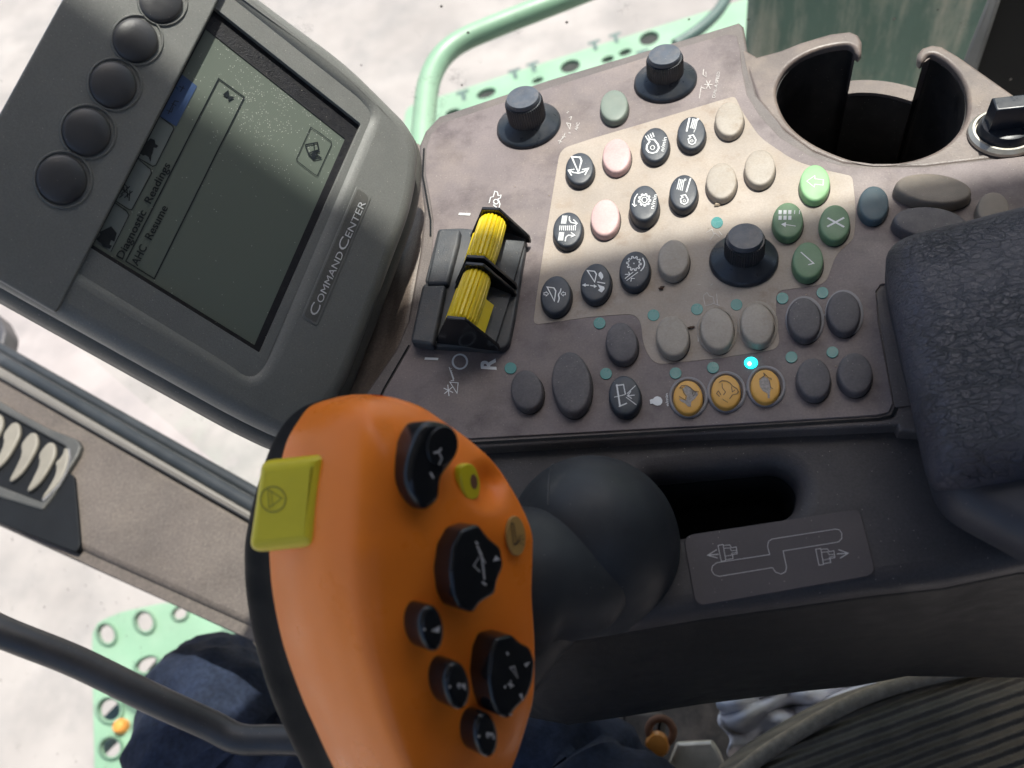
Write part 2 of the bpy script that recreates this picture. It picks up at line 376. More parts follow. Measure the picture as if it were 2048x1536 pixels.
def seatcloth():
    m = mat('corded_seat_cloth', (.20, .175, .138), .9, .15, 60, 0, bump=0, spec=.15)
    nt = m.node_tree; N, L = nt.nodes, nt.links; b = N['Principled BSDF']; tc = N.new('ShaderNodeTexCoord').outputs['Object']
    mp = N.new('ShaderNodeMapping'); mp.inputs['Rotation'].default_value = (0, 0, math.radians(-17)); L.new(tc, mp.inputs[0])
    wv = N.new('ShaderNodeTexWave'); wv.bands_direction = 'Y'; wv.inputs['Scale'].default_value = 46; wv.inputs['Distortion'].default_value = .6; wv.inputs['Detail'].default_value = 2; L.new(mp.outputs[0], wv.inputs['Vector'])
    ns = N.new('ShaderNodeTexNoise'); ns.inputs['Scale'].default_value = 900; L.new(tc, ns.inputs['Vector'])
    a = N.new('ShaderNodeMath'); a.operation = 'MULTIPLY_ADD'; a.inputs[1].default_value = .35; L.new(ns.outputs[0], a.inputs[0]); L.new(wv.outputs['Fac'], a.inputs[2])
    bp = N.new('ShaderNodeBump'); bp.inputs['Distance'].default_value = .004; L.new(a.outputs[0], bp.inputs['Height']); L.new(bp.outputs[0], b.inputs['Normal'])
    return m
M['seat'] = seatcloth()
M['piping'] = mat('tan_piping', (.32, .27, .205), .9, .2, 200, .3, (.40, .35, .28), 300, 0, .8, 900, spec=.1)
def lcd():
    m = bpy.data.materials.new('lcd_glass'); m.use_nodes = True; nt = m.node_tree; N, L = nt.nodes, nt.links; b = N['Principled BSDF']
    b.inputs['Roughness'].default_value = .33; b.inputs['Coat Weight'].default_value = 1; b.inputs['Coat Roughness'].default_value = .28
    tc = N.new('ShaderNodeTexCoord').outputs['Object']
    q = Matrix(); fr = MON.M().to_3x3()
    mp = N.new('ShaderNodeMapping'); e = fr.inverted().to_euler(); mp.inputs['Rotation'].default_value = e; L.new(tc, mp.inputs[0])
    # grime droplets thick near the upper right corner of the glass
    ctr = MON.P((560, 190)); gl = N.new('ShaderNodeVectorMath'); gl.operation = 'DISTANCE'; gl.inputs[1].default_value = tuple(ctr); L.new(tc, gl.inputs[0])
    r1 = N.new('ShaderNodeMapRange'); r1.inputs[1].default_value = .042; r1.inputs[2].default_value = .008; L.new(gl.outputs['Value'], r1.inputs[0])
    n1 = N.new('ShaderNodeTexNoise'); n1.inputs['Scale'].default_value = 90; n1.inputs['Detail'].default_value = 4; L.new(tc, n1.inputs['Vector'])
    r2 = N.new('ShaderNodeMapRange'); r2.inputs[1].default_value = .35; r2.inputs[2].default_value = .6; L.new(n1.outputs[0], r2.inputs[0])
    dm = N.new('ShaderNodeMath'); dm.operation = 'MULTIPLY'; L.new(r1.outputs[0], dm.inputs[0]); L.new(r2.outputs[0], dm.inputs[1])
    v = N.new('ShaderNodeTexVoronoi'); v.inputs['Scale'].default_value = 1500; L.new(tc, v.inputs['Vector'])
    sp = N.new('ShaderNodeSeparateColor'); L.new(v.outputs['Color'], sp.inputs[0])
    th = N.new('ShaderNodeMath'); th.operation = 'LESS_THAN'; L.new(sp.outputs[0], th.inputs[0])
    sc = N.new('ShaderNodeMath'); sc.operation = 'MULTIPLY_ADD'; sc.inputs[1].default_value = .55; sc.inputs[2].default_value = .012; L.new(dm.outputs[0], sc.inputs[0]); L.new(sc.outputs[0], th.inputs[1])
    r3 = N.new('ShaderNodeMapRange'); r3.inputs[1].default_value = .34; r3.inputs[2].default_value = .16; L.new(v.outputs['Distance'], r3.inputs[0])
    f = N.new('ShaderNodeMath'); f.operation = 'MULTIPLY'; L.new(th.outputs[0], f.inputs[0]); L.new(r3.outputs[0], f.inputs[1])
    # pixel rows
    wv = N.new('ShaderNodeTexWave'); wv.inputs['Scale'].default_value = 520; wv.bands_direction = 'X'; L.new(mp.outputs[0], wv.inputs['Vector'])
    base = N.new('ShaderNodeMix'); base.data_type = 'RGBA'; base.inputs[6].default_value = (.108, .130, .106, 1); base.inputs[7].default_value = (.142, .166, .138, 1); L.new(wv.outputs['Fac'], base.inputs[0])
    mx = N.new('ShaderNodeMix'); mx.data_type = 'RGBA'; mx.inputs[7].default_value = (.55, .55, .5, 1); L.new(f.outputs[0], mx.inputs[0]); L.new(base.outputs[2], mx.inputs[6])
    L.new(mx.outputs[2], b.inputs['Base Color'])
    return m
M['lcd'] = lcd()
def sheet_metal():
    m = mat('dirty_green_sheet', (.19, .285, .215), .6, .12, 4, 0); nt = m.node_tree; N, L = nt.nodes, nt.links; b = N['Principled BSDF']
    tc = N.new('ShaderNodeTexCoord').outputs['Object']; mp = N.new('ShaderNodeMapping'); mp.inputs['Scale'].default_value = (20, 1, 3.5); L.new(tc, mp.inputs[0])
    n = N.new('ShaderNodeTexNoise'); n.inputs['Scale'].default_value = 1.0; n.inputs['Detail'].default_value = 7; n.inputs['Roughness'].default_value = .72; L.new(mp.outputs[0], n.inputs['Vector'])
    r = N.new('ShaderNodeMapRange'); r.inputs[1].default_value = .44; r.inputs[2].default_value = .60; r.inputs[4].default_value = .9; L.new(n.outputs[0], r.inputs[0])
    mx = N.new('ShaderNodeMix'); mx.data_type = 'RGBA'; mx.inputs[7].default_value = (.60, .56, .43, 1)
    src = b.inputs['Base Color'].links[0].from_socket; L.new(src, mx.inputs[6]); L.new(r.outputs[0], mx.inputs[0]); L.new(mx.outputs[2], b.inputs['Base Color']); return m
M['sheet'] = sheet_metal()
def glass():
    m = bpy.data.materials.new('dusty_glass'); m.use_nodes = True; nt = m.node_tree; N, L = nt.nodes, nt.links
    N.remove(N['Principled BSDF']); out = N['Material Output']
    tr = N.new('ShaderNodeBsdfTransparent'); tr.inputs[0].default_value = (.96, .975, .965, 1); gl = N.new('ShaderNodeBsdfGlossy'); gl.inputs['Roughness'].default_value = .03
    df = N.new('ShaderNodeBsdfDiffuse'); df.inputs[0].default_value = (.34, .31, .27, 1)
    lw = N.new('ShaderNodeLayerWeight'); lw.inputs[0].default_value = .5; fr = N.new('ShaderNodeMath'); fr.operation = 'POWER'; fr.inputs[1].default_value = 5; L.new(lw.outputs['Facing'], fr.inputs[0]); m1 = N.new('ShaderNodeMixShader'); L.new(fr.outputs[0], m1.inputs[0]); L.new(tr.outputs[0], m1.inputs[1]); L.new(gl.outputs[0], m1.inputs[2])
    tc = N.new('ShaderNodeTexCoord').outputs['Object']
    v = N.new('ShaderNodeTexVoronoi'); v.inputs['Scale'].default_value = 75; L.new(tc, v.inputs['Vector']); sp = N.new('ShaderNodeSeparateColor'); L.new(v.outputs['Color'], sp.inputs[0])
    a = N.new('ShaderNodeMapRange'); a.inputs[1].default_value = .10; a.inputs[2].default_value = .05; L.new(v.outputs['Distance'], a.inputs[0])
    c = N.new('ShaderNodeMath'); c.operation = 'GREATER_THAN'; c.inputs[1].default_value = .78; L.new(sp.outputs[0], c.inputs[0])
    n = N.new('ShaderNodeTexNoise'); n.inputs['Scale'].default_value = 30; n.inputs['Detail'].default_value = 9; n.inputs['Roughness'].default_value = .8; L.new(tc, n.inputs['Vector'])
    nr = N.new('ShaderNodeMapRange'); nr.inputs[1].default_value = .60; nr.inputs[2].default_value = .8; nr.inputs[4].default_value = .5; L.new(n.outputs[0], nr.inputs[0])
    mu = N.new('ShaderNodeMath'); mu.operation = 'MULTIPLY'; L.new(a.outputs[0], mu.inputs[0]); L.new(c.outputs[0], mu.inputs[1])
    mxx = N.new('ShaderNodeMath'); mxx.operation = 'MAXIMUM'; L.new(mu.outputs[0], mxx.inputs[0]); L.new(nr.outputs[0], mxx.inputs[1])
    m2 = N.new('ShaderNodeMixShader'); L.new(mxx.outputs[0], m2.inputs[0]); L.new(m1.outputs[0], m2.inputs[1]); L.new(df.outputs[0], m2.inputs[2]); L.new(m2.outputs[0], out.inputs[0]); return m
M['glass'] = glass()

# ------------------------------------------------------------------ large structure outside
GZ = -2.4
me = mesh([(-60, -60, GZ), (60, -60, GZ), (60, 60, GZ), (-60, 60, GZ)], [(0, 1, 2, 3)])
tag(link('ground', me, M['ground'], smoothit=False), kind='structure')
def box(x0, x1, y0, y1, z0, z1):
    V = [(x, y, z) for z in (z0, z1) for y in (y0, y1) for x in (x0, x1)]
    return mesh(V, [(0, 2, 3, 1), (4, 5, 7, 6), (0, 1, 5, 4), (1, 3, 7, 5), (3, 2, 6, 7), (2, 0, 4, 6)])
# cab roof: its edge throws the shade line that crosses the panel
rz = 0.80; k = rz / math.tan(SUN_EL)
e1 = PAN.P((1050, 535)) + np.array([math.cos(SUN_AZ) * k, math.sin(SUN_AZ) * k, rz])
e2 = PAN.P((1747, 398)) + np.array([math.cos(SUN_AZ) * k, math.sin(SUN_AZ) * k, rz])
dv = (e2 - e1) / np.linalg.norm(e2 - e1); a0 = e1 - dv * .75; a1 = e1 + dv * .9
back = np.array([dv[1], -dv[0], 0]) * 1.1
V = [a0, a1, a1 + back, a0 + back]; V += [v + np.array([0, 0, .05]) for v in V]
rf = link('cab_roof', fixn(mesh(V, [(0, 1, 2, 3), (7, 6, 5, 4), (0, 4, 5, 1), (1, 5, 6, 2), (2, 6, 7, 3), (3, 7, 4, 0)])), M['roof'], smoothit=False)
tag(rf, 'pale cab roof lining overhead that shades the console', 'cab roof')
# cab windows
tag(link('side_window', box(-.60, 1.0, .485, .489, -1.1, .78), M['glass'], smoothit=False), 'large dusty clear side window pane beyond the control panel', 'window')
tag(link('windshield', box(-.74, -.736, -.9, .48, -1.3, .78), M['glass'], smoothit=False), 'clear front window pane beyond the dash trim and dark tube', 'window')
# unseen cab sides behind and left of the seat, added to shade the console
tag(link('unseen_cab_rear_wall', box(.78, .82, -.9, .42, -.55, .75), M['unseenwall'], smoothit=False), 'unseen dark lined rear wall of the cab behind the seat', 'cab wall')
tag(link('unseen_cab_door', box(-.45, .78, -.94, -.90, -.55, .10), M['unseenwall'], smoothit=False), 'unseen dark lined lower door of the cab beyond the seat', 'cab door')
# green sheet side of the machine, ribbed
def sheet():
    x0 = Pd(1490, 60, 1)[0]; y = .82
    q = ray((1492, 40)); x0 = q[0] / q[1] * y
    V = []; n = 90
    for i in range(n + 1):
        x = x0 + i * .012; dy = .006 if (i % 12) in (0, 1, 2) else 0
        V += [(x, y - dy, -1.6), (x, y - dy, .5), ]
    return mesh(V, [(2 * i, 2 * i + 2, 2 * i + 3, 2 * i + 1) for i in range(n)] )
o = link('metal_side_panel', sheet(), M['sheet'])
md = o.modifiers.new('t', 'SOLIDIFY'); md.thickness = .004
tag(o, 'dirty green sheet metal side with vertical dust streaks behind cup holder', 'side panel')
# black pillar top right
pl = Plane(Pd(1990, 100, .62), -ray((1990, 100)), (1, 0, 0))
t = thing('cab_pillar', 'black window pillar with grey edge beside the rotary switch', 'pillar', tuple(Pd(2040, 200, .62)))
slab('pillar_body', pl, [(1948, 150), (2010, -40), (2260, -40), (2300, 330), (1940, 230)], 0, .05, .002, M['pillar'], t)
slab('edge_strip', pl, rnd([(1925, 125), (1990, -40), (2014, -40), (1952, 150), (1932, 190)], 4), .006, .03, .003, M['pillaredge'], t)
# green hand rail
hp = hplane(-.30)
path = smooth([(838, 420), (842, 330), (848, 230), (858, 150), (900, 90), (1000, 48), (1120, 2), (1300, -70)], 3, False)
o = link('handrail', tube([hp.P(p) for p in path], .0135, 20), M['gpaint']); tag(o, 'curved pale green tubular handrail outside the side window', 'handrail')
# green walkway with openings
wp = hplane(-1.0)
def hole(cx, cy, w, h, r=-18): return ell(cx, cy, w, h, r, 16)
slots = [(972, 186, 40, 18), (1140, 132, 40, 24), (1298, 76, 40, 26), (1215, 118, 26, 12), (1075, 160, 24, 10), (1250, 104, 26, 12), (905, 225, 30, 14), (1022, 208, 30, 16), (1170, 175, 30, 16), (1330, 130, 30, 18)]
t = thing('side_walkway', 'pale green perforated walkway strip seen past the panel edge', 'walkway', tuple(wp.P((1140, 140))))
slab('deck', wp, rnd([(812, 214), (1180, 95), (1500, -5), (1560, 200), (820, 420), (800, 300)], 15), 0, .012, .002, M['gpaint'], t, holes=[hole(*s) for s in slots])
slab('underframe', wp, [(900, 200), (1480, 10), (1540, 190), (850, 420)], -.05, .02, .002, M['void'], t)
for cx, cy in ((925, 190), (1028, 147), (1065, 133), (1188, 90), (1230, 75), (1285, 108), (1115, 172), (960, 228)): Marks(wp, .001).line([(cx - 12, cy - 2), (cx + 12, cy - 10)], 8).line([(cx, cy - 4), (cx + 4, cy + 10)], 8).make('grip_cut', M['gdark'], t)

o = link('bent_tube', tube([hplane(-.8).P(p) for p in smooth([(1350, 90), (1400, 60), (1450, 10), (1470, -60)], 3, False)], .012, 16), M['gdark']); tag(o, 'dark green bent tube crossing the far end of the walkway', 'tube')
# green perforated step lower left
sp = hplane(-1.05)
t = thing('entry_step', 'green perforated step with raised round holes at lower left', 'step', tuple(sp.P((330, 1400))))
K7 = K(160, 1160, .2448)
hl = [(215, 440, 120, 150), (525, 340, 130, 155), (815, 270, 110, 90), (240, 1060, 165, 175), (545, 690, 170, 110), (250, 1370, 150, 150), (820, 610, 120, 90), (1190, 500, 150, 60), (670, 780, 110, 90), (560, 1350, 140, 140), (850, 950, 140, 140), (1180, 800, 140, 140)]
hp_ = [K7(ell(cx, cy, w_, h_, -25, 24)) for cx, cy, w_, h_ in hl]
slab('tread', sp, rnd(K7([(95, 560), (100, 420), (170, 330), (330, 260), (650, 190), (1400, 160), (1500, 900), (1300, 1900), (120, 1900)]), 8), 0, .008, .002, M['gpaint'], t, holes=hp_)
for cx, cy, w_, h_ in hl:
    V = []; Fs = []
    L0 = [sp.P(p, .001) for p in K7(ell(cx, cy, w_ * 1.02, h_ * 1.02, -25, 24))]; L1 = [sp.P(p, .008) for p in K7(ell(cx, cy, w_ * 1.22, h_ * 1.22, -25, 24))]; L2 = [sp.P(p, .001) for p in K7(ell(cx, cy, w_ * 1.5, h_ * 1.5, -25, 24))]
    b = len(V); V += L0 + L1 + L2
    for j in (0, 1):
        for i in range(24): Fs.append((b + j * 24 + i, b + j * 24 + (i + 1) % 24, b + (j + 1) * 24 + (i + 1) % 24, b + (j + 1) * 24 + i))
    link('hole_rim', fixn(mesh(V, Fs)), M['gpaint'], t)

slab('dark_brace', sp, K7([(880, 330), (1090, 350), (850, 640), (620, 900), (480, 1100), (150, 1420), (105, 1200), (430, 880)]), -.06, .02, .002, M['gdark'], t)
# small amber lamp on the step
o = link('marker_lamp', lathe(sp.P((246, 1454)), [(.013, 0), (.013, .01), (.009, .016), (.002, .018)], 20), M['amber']); tag(o, 'small amber round marker lamp on the green step', 'lamp')
# dark thing at far left edge
o = slab('mirror_bracket', hplane(-.5), rnd([(-60, 610), (-5, 625), (12, 660), (2, 705), (-60, 720)], 8), 0, .03, .004, M['tube']); tag(o, 'blue-grey bracket end poking in at the left edge above the dash', 'bracket')

# ------------------------------------------------------------------ dash trim with vent
DP = hplane(-.27)
dash = thing('dash_trim', 'brown textured dash trim strip crossing the window at lower left', 'dash trim', tuple(DP.P((300, 950))))
slab('trim_panel', DP, [(-160, 660), (600, 1098), (700, 1340), (520, 1262), (200, 1118), (-160, 950)], 0, .05, .006, M['dashtrim'], dash)
slab('light_edge', DP, [(-160, 640), (620, 1093), (620, 1110), (-160, 665)], .006, .03, .003, M['dashlight'], dash)
seal = link('rubber_seal', tube([DP.P(p, -.004) for p in ((-160, 628), (200, 836), (620, 1080))], .0072, 16), M['rubber'], dash)
link('outer_seal', tube([DP.P(p, -.02) for p in ((-160, 606), (200, 812), (620, 1050))], .006, 16), M['rubber'], dash)
slab('lower_lip', DP, [(-160, 940), (200, 1106), (520, 1250), (700, 1330), (700, 1366), (520, 1286), (200, 1142), (-160, 978)], -.004, .03, .012, M['dashtrim'], dash)
K6 = K(0, 800, .1953)
vent = thing('air_vent', 'grey framed air vent with tan curved fins at the left edge', 'air vent', tuple(DP.P((60, 930))))
slab('vent_frame', DP, rnd(K6([(-700, -340), (0, 10), (200, 130), (500, 290), (790, 400), (830, 470), (800, 560), (700, 720), (560, 960), (430, 1130), (0, 1000), (-700, 700)]), 6), .005, .02, .0022, M['vent'], vent,
     holes=[K6([(-600, -210), (0, 110), (660, 470), (690, 560), (600, 800), (420, 1040), (0, 880), (-600, 600)])])
slab('vent_well', DP, K6([(-640, -220), (0, 100), (680, 460), (700, 560), (610, 820), (430, 1060), (0, 900), (-640, 620)]), .0012, .01, .0005, M['ventdark'], vent)
fin0 = [(540, 430), (565, 480), (565, 560), (520, 660), (450, 780), (380, 870), (290, 940), (265, 920), (330, 800), (400, 650), (385, 560), (440, 480), (490, 430)]
for dx, dy, sc in ((-720, -390, 1), (-540, -290, 1), (-365, -205, 1), (-182, -100, 1), (0, 0, 1)):
    slab('fin', DP, smooth(K6([(x + dx, y + dy) for x, y in fin0]), 1), .0055, .005, .002, M['fin'], vent)
finl = [(650, 480), (700, 500), (700, 600), (660, 740), (590, 860), (500, 950), (430, 1020), (420, 990), (500, 880), (560, 760), (570, 680), (555, 640), (630, 570)]
slab('end_fin', DP, smooth(K6(finl), 1), .0065, .006, .002, M['fin'], vent)
mk = Marks(DP, .0067)
for i in range(34):
    t_ = i / 33; c = [(706, 505), (715, 600), (672, 745), (600, 868), (510, 958), (440, 1022)]; s_ = t_ * 5; j = min(4, int(s_)); f_ = s_ - j
    x = c[j][0] * (1 - f_) + c[j + 1][0] * f_; y = c[j][1] * (1 - f_) + c[j + 1][1] * f_; mk.line(K6([(x - 12, y - 4), (x + 14, y + 6)]), 1.0)
mk.make('fin_teeth', M['ring'], vent)
# near-black slab painting a cast shadow over the left end of the trim
slab('vent_shadow', DP, rnd(K6([(-700, 620), (0, 890), (430, 1050), (560, 960), (690, 730), (760, 780), (790, 1100), (820, 1480), (780, 1560), (0, 1260), (-700, 900)]), 10), .003, .02, .001, M['ventdark'], vent)
# dark bent tube
tp = [Pd(-120, 1200, .52), Pd(0, 1262, .52), Pd(150, 1322, .53), Pd(300, 1395, .54), Pd(420, 1450, .55), Pd(480, 1478, .55), Pd(560, 1480, .55), Pd(720, 1486, .55)]
o = link('bent_rail', tube(cr(tp, 8), .0098, 24), M['tube']); tag(o, 'dark satin bent rail crossing the lower left corner over the navy trousers', 'rail')

# ------------------------------------------------------------------ cab floor, seat, oddments at the bottom
fl = hplane(-.52)
o = slab('cab_floor', fl, [(455, 1235), (700, 1150), (2500, 1100), (2500, 1900), (700, 1900), (560, 1480)], 0, .03, .003, M['floor']); tag(o, kind='structure')
# the sitting person: legs in navy trousers; unseen torso added to shade the console
def figure():
    hip = np.array([.10, -.24, -.24])
    pts = [((.17, -.52, .60), .095), ((.17, -.52, .52), .085), ((.17, -.50, .44), .062), ((.17, -.48, .36), .17), ((.17, -.47, .12), .175), ((.16, -.45, -.10), .165), (tuple(hip), .125),
           (Pd(1170, 1760, .56), .098), (Pd(1040, 1640, .60), .082), (Pd(780, 1690, .63), .086), (Pd(500, 1610, .66), .092), (Pd(425, 1440, .70), .064), (Pd(425, 1372, .78), .046), (Pd(470, 1370, .92), .050), (Pd(520, 1380, 1.04), .045)]
    path = cr([q[0] for q in pts], 9); rr = [q[1] for q in pts]; rad = []
    for i in range(len(path)):
        s_ = i / 9; j = min(len(rr) - 2, int(s_)); f_ = s_ - j; rad.append(rr[j] * (1 - f_) + rr[j + 1] * f_)
    def nz(i, a): return .04 * math.sin(i * .9 + 3 * a) + .03 * math.sin(i * 2.3 - 5 * a) + .018 * math.sin(9 * a + i * 1.7)
    return tube(path, rad, 48, True, nz)
person = link('person', figure(), M['denim']); tag(person, 'seated person of whom only navy trousered legs show at bottom left', 'person')
# seat cushion
sz = Plane(Pd(1900, 1480, .50), unit(R @ np.array([-.08, .35, 1.0])), (1, 0, 0))
seat = thing('seat', 'dark corded cloth seat cushion with tan piping at lower right', 'seat', tuple(Pd(1900, 1600, .52)))
so_px = [(1455, 1575), (1520, 1520), (1600, 1468), (1700, 1412), (1800, 1376), (1920, 1348), (2048, 1322), (2300, 1290), (2500, 1700), (2400, 2100), (1500, 2100), (1420, 1750)]
slab('cushion', sz, smooth(so_px, 2), 0, .09, .022, M['seat'], seat, bres=6)
link('piping', tube([sz.P(p, -.008) for p in smooth([(1430, 1600), (1452, 1570), (1520, 1512), (1600, 1462), (1700, 1405), (1800, 1368), (1920, 1340), (2048, 1314), (2300, 1282)], 2, False)], .0048, 12), M['piping'], seat)
# rag
def rag():
    rp = Plane(Pd(1560, 1450, .60), unit(R @ np.array([0, .3, 1])), (1, 0, 0)); n = 46; V = []; random.seed(5)
    c = [(1425, 1420), (1480, 1408), (1620, 1380), (1760, 1370), (1760, 1480), (1560, 1560), (1480, 1560), (1470, 1500)]
    for j in range(n):
        for i in range(n):
            u, v = i / (n - 1), j / (n - 1)
            x = 1428 + u * 320; y = 1398 - u * 35 + v * (150 - 30 * u)
            if v > .1: x += 45 * v * (1 - u)
            h = .012 * math.sin(7 * u + 5 * v) + .009 * math.sin(13 * u - 9 * v + 1) + .006 * math.sin(23 * v + 11 * u) + .004 * math.sin(31 * u + 3)
            x += 7 * math.sin(15 * v); y += 7 * math.sin(12 * u)
            V.append(rp.P((x, y), h))
    return mesh(V, [(j * n + i, j * n + i + 1, (j + 1) * n + i + 1, (j + 1) * n + i) for j in range(n - 1) for i in range(n - 1)])
o = link('rag', rag(), M['rag'], sharp=180); md = o.modifiers.new('s', 'SOLIDIFY'); md.thickness = .002
tag(o, 'crumpled white rag tucked between console side and seat', 'rag')
# amber capped key on the floor bracket
br = hplane(-.40)
t = thing('latch_bracket', 'worn grey metal bracket on the cab floor between console and seat', 'bracket', tuple(fl.P((1400, 1540))))
slab('plate', br, rnd([(1322, 1560), (1352, 1482), (1425, 1478), (1440, 1500), (1470, 1580), (1400, 1640)], 6), 0, .08, .004, M['steel'], t)
slab('rail_block', br, rnd([(1240, 1420), (1330, 1424), (1300, 1640), (1250, 1640)], 6), -.02, .05, .004, M['floor'], t)
ck = thing('cable_clip', 'orange ring and round amber cap on the floor under the console', 'clip', tuple(br.P((1312, 1480))))
def torus(c, R_, r_, n=28, m_=12, ax=(0, 0, 1)):
    ax = unit(ax); ex = unit(np.cross(ax, [.2, .9, .1])); ey = np.cross(ax, ex); V = []
    for i in range(n):
        a = 2 * math.pi * i / n; e = ex * math.cos(a) + ey * math.sin(a)
        for j in range(m_):
            b = 2 * math.pi * j / m_; V.append(np.array(c) + e * (R_ + r_ * math.cos(b)) + ax * r_ * math.sin(b))
    return fixn(mesh(V, [(i * m_ + j, ((i + 1) % n) * m_ + j, ((i + 1) % n) * m_ + (j + 1) % m_, i * m_ + (j + 1) % m_) for i in range(n) for j in range(m_)]))
link('ring', torus(br.P((1322, 1462), .012), .0095, .003, ax=(0, -.4, 1)), M['hole'], ck)
link('cap', lathe(br.P((1315, 1485), .004), [(.009, 0), (.0095, .006), (.008, .010), (.003, .011)], 24, axis=(0, -.4, 1)), M['amber'], ck)

# ------------------------------------------------------------------ console
con = thing('control_console', 'brown grey armrest control console covered in rubber buttons and knobs', 'console', (0, .2, -.16))
lipo = [(838, 290), (850, 262), (878, 232), (1100, 158), (1300, 98), (1460, 50), (1478, 44), (1488, 52)]
arc = [(1492, 110), (1500, 165), (1520, 215), (1560, 262), (1620, 300), (1680, 318), (1745, 325), (1850, 322), (2048, 298), (2400, 270)]
deck_px = lipo + [(1500, 100), (1525, 115), (1560, 100), (1600, 84), (1660, 67), (1700, 62), (1721, 74), (1726, 90), (1726, 180), (1730, 188), (1780, 190), (1832, 183), (1838, 172), (1838, 120), (1846, 98), (1864, 90), (1885, 92), (1920, 112), (1960, 140), (2048, 202), (2400, 330), (2400, 900), (1800, 862), (1795, 850), (1400, 868), (920, 898), (760, 900), (700, 880), (720, 800), (790, 700), (815, 640), (840, 500), (848, 420), (838, 330)]
cup_in = [(1552, 190), (1556, 160), (1580, 125), (1630, 98), (1690, 86), (1706, 90), (1713, 104), (1712, 190), (1718, 202), (1780, 206), (1826, 210), (1838, 202), (1845, 180), (1848, 120), (1856, 108), (1872, 108), (1905, 130), (1930, 165), (1937, 200), (1932, 240), (1900, 285), (1850, 312), (1790, 325), (1730, 325), (1670, 308), (1610, 278), (1570, 240)]
cup_in = smooth(cup_in, 1)
main_px = lipo + [(1500, 130), (1515, 190), (1560, 240), (1572, 260), (1630, 302), (1690, 324), (1745, 330), (1850, 330), (2048, 306), (2400, 280), (2400, 900), (1800, 862), (1795, 850), (1400, 868), (920, 898), (760, 900), (700, 880), (720, 800), (790, 700), (815, 640), (840, 500), (848, 420), (838, 330)]
slab('deck', PAN, main_px, -.0008, .05, .0015, M['body'], con)
# cup holder wall and its surround, slightly lower than the film
inner_px = smooth([(1712, 104), (1706, 91), (1690, 86), (1630, 98), (1580, 125), (1556, 160), (1551, 192), (1570, 240), (1610, 278), (1670, 308), (1730, 326), (1790, 326), (1850, 313), (1900, 286), (1932, 242), (1938, 200), (1930, 165), (1905, 130), (1872, 107), (1857, 107), (1849, 118)], 2, False)
cup_out = [(1486, 60), (1494, 100), (1515, 112), (1560, 100), (1600, 84), (1660, 66), (1700, 61), (1717, 68), (1725, 82), (1724, 104), (1718, 110)] + inner_px + [(1843, 123), (1836, 116), (1836, 104), (1845, 94), (1864, 88), (1885, 91), (1920, 112), (1960, 140), (2048, 202), (2400, 330), (2400, 300), (2048, 310), (1850, 334), (1745, 334), (1680, 325), (1620, 301), (1560, 256), (1515, 200), (1490, 130)]
cup = slab('cup_holder', PAN, cup_out, -.0006, .006, .0019, M['cup'], con, bres=4)
I_ = [PAN.P(p, -.0006)[:2] for p in inner_px]; A0, B0 = I_[0], I_[-1]
ym = max(A0[1], B0[1]) + .0015; zn = H + ray((1780, 172))[2] * ym / ray((1780, 172))[1]
arc_ = [B0 + (A0 - B0) * t_ + np.array([0, .0035 * 4 * t_ * (1 - t_)]) for t_ in np.linspace(0, 1, 14)]
cen_ = np.mean(I_, axis=0)
def shell(name, loop, tops, d0, d1_, zb, mt):
    V = []
    for q, z in zip(loop, tops):
        v = (q - cen_) / np.linalg.norm(q - cen_); d1 = (d1_ + .006 if z < -.01 and d1_ > .002 else d1_)
        for dd, zz in ((d0, zb), (d0, z), (d1, z), (d1, zb)): V.append((*(q + v * dd), zz))
    n = len(loop); return link(name, fixn(mesh(V, [(i * 4 + j, i * 4 + (j + 1) % 4, ((i + 1) % n) * 4 + (j + 1) % 4, ((i + 1) % n) * 4 + j) for i in range(n) for j in range(4)])), mt, cup, sharp=40)
loop = I_ + arc_; tops = [-.003] * len(I_) + [zn] * len(arc_)
shell('cup_wall', loop, tops, .0004, .0046, -.082, M['cup'])
shell('cup_shade_skin', loop, [-.0045] * len(I_) + [zn - .002] * len(arc_), -.0003, .0005, -.081, M['cupshade'])  # thin dark skin painting interior shade over the brown cup wall
link('cup_floor', mesh([(*q, -.0795) for q in loop], [tuple(range(len(loop)))]), M['cupshade'], cup, smoothit=False)
# lower ledge with slot and side wall
LED = hplane(-.007)
ledge_px = [(640, 900), (900, 860), (1400, 800), (1900, 780), (2500, 780), (2500, 1120), (2060, 1125), (1900, 1158), (1747, 1175), (1397, 1224), (1180, 1262), (1000, 1290), (880, 1270), (700, 1100)]
slot = rnd([(1290, 950, 20), (1560, 925, 45), (1600, 960, 40), (1592, 1020, 45), (1540, 1042, 30), (1290, 1078, 20)], 30)
yw = LED.P((1345, 1230))[1]
def z_at(px, y): r = ray(px); return H + r[2] * y / r[1]
LEDGE_T = LED.P((1345, 1215))[2] - z_at((1345, 1408), yw)
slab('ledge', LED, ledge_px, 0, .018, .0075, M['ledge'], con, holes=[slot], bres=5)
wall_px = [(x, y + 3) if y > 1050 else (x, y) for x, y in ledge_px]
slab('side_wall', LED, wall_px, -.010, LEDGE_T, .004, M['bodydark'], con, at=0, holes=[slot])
slab('slot_floor', hplane(-.05), [(1180, 850), (1700, 830), (1700, 1180), (1180, 1200)], 0, .01, .001, M['ventdark'], con)
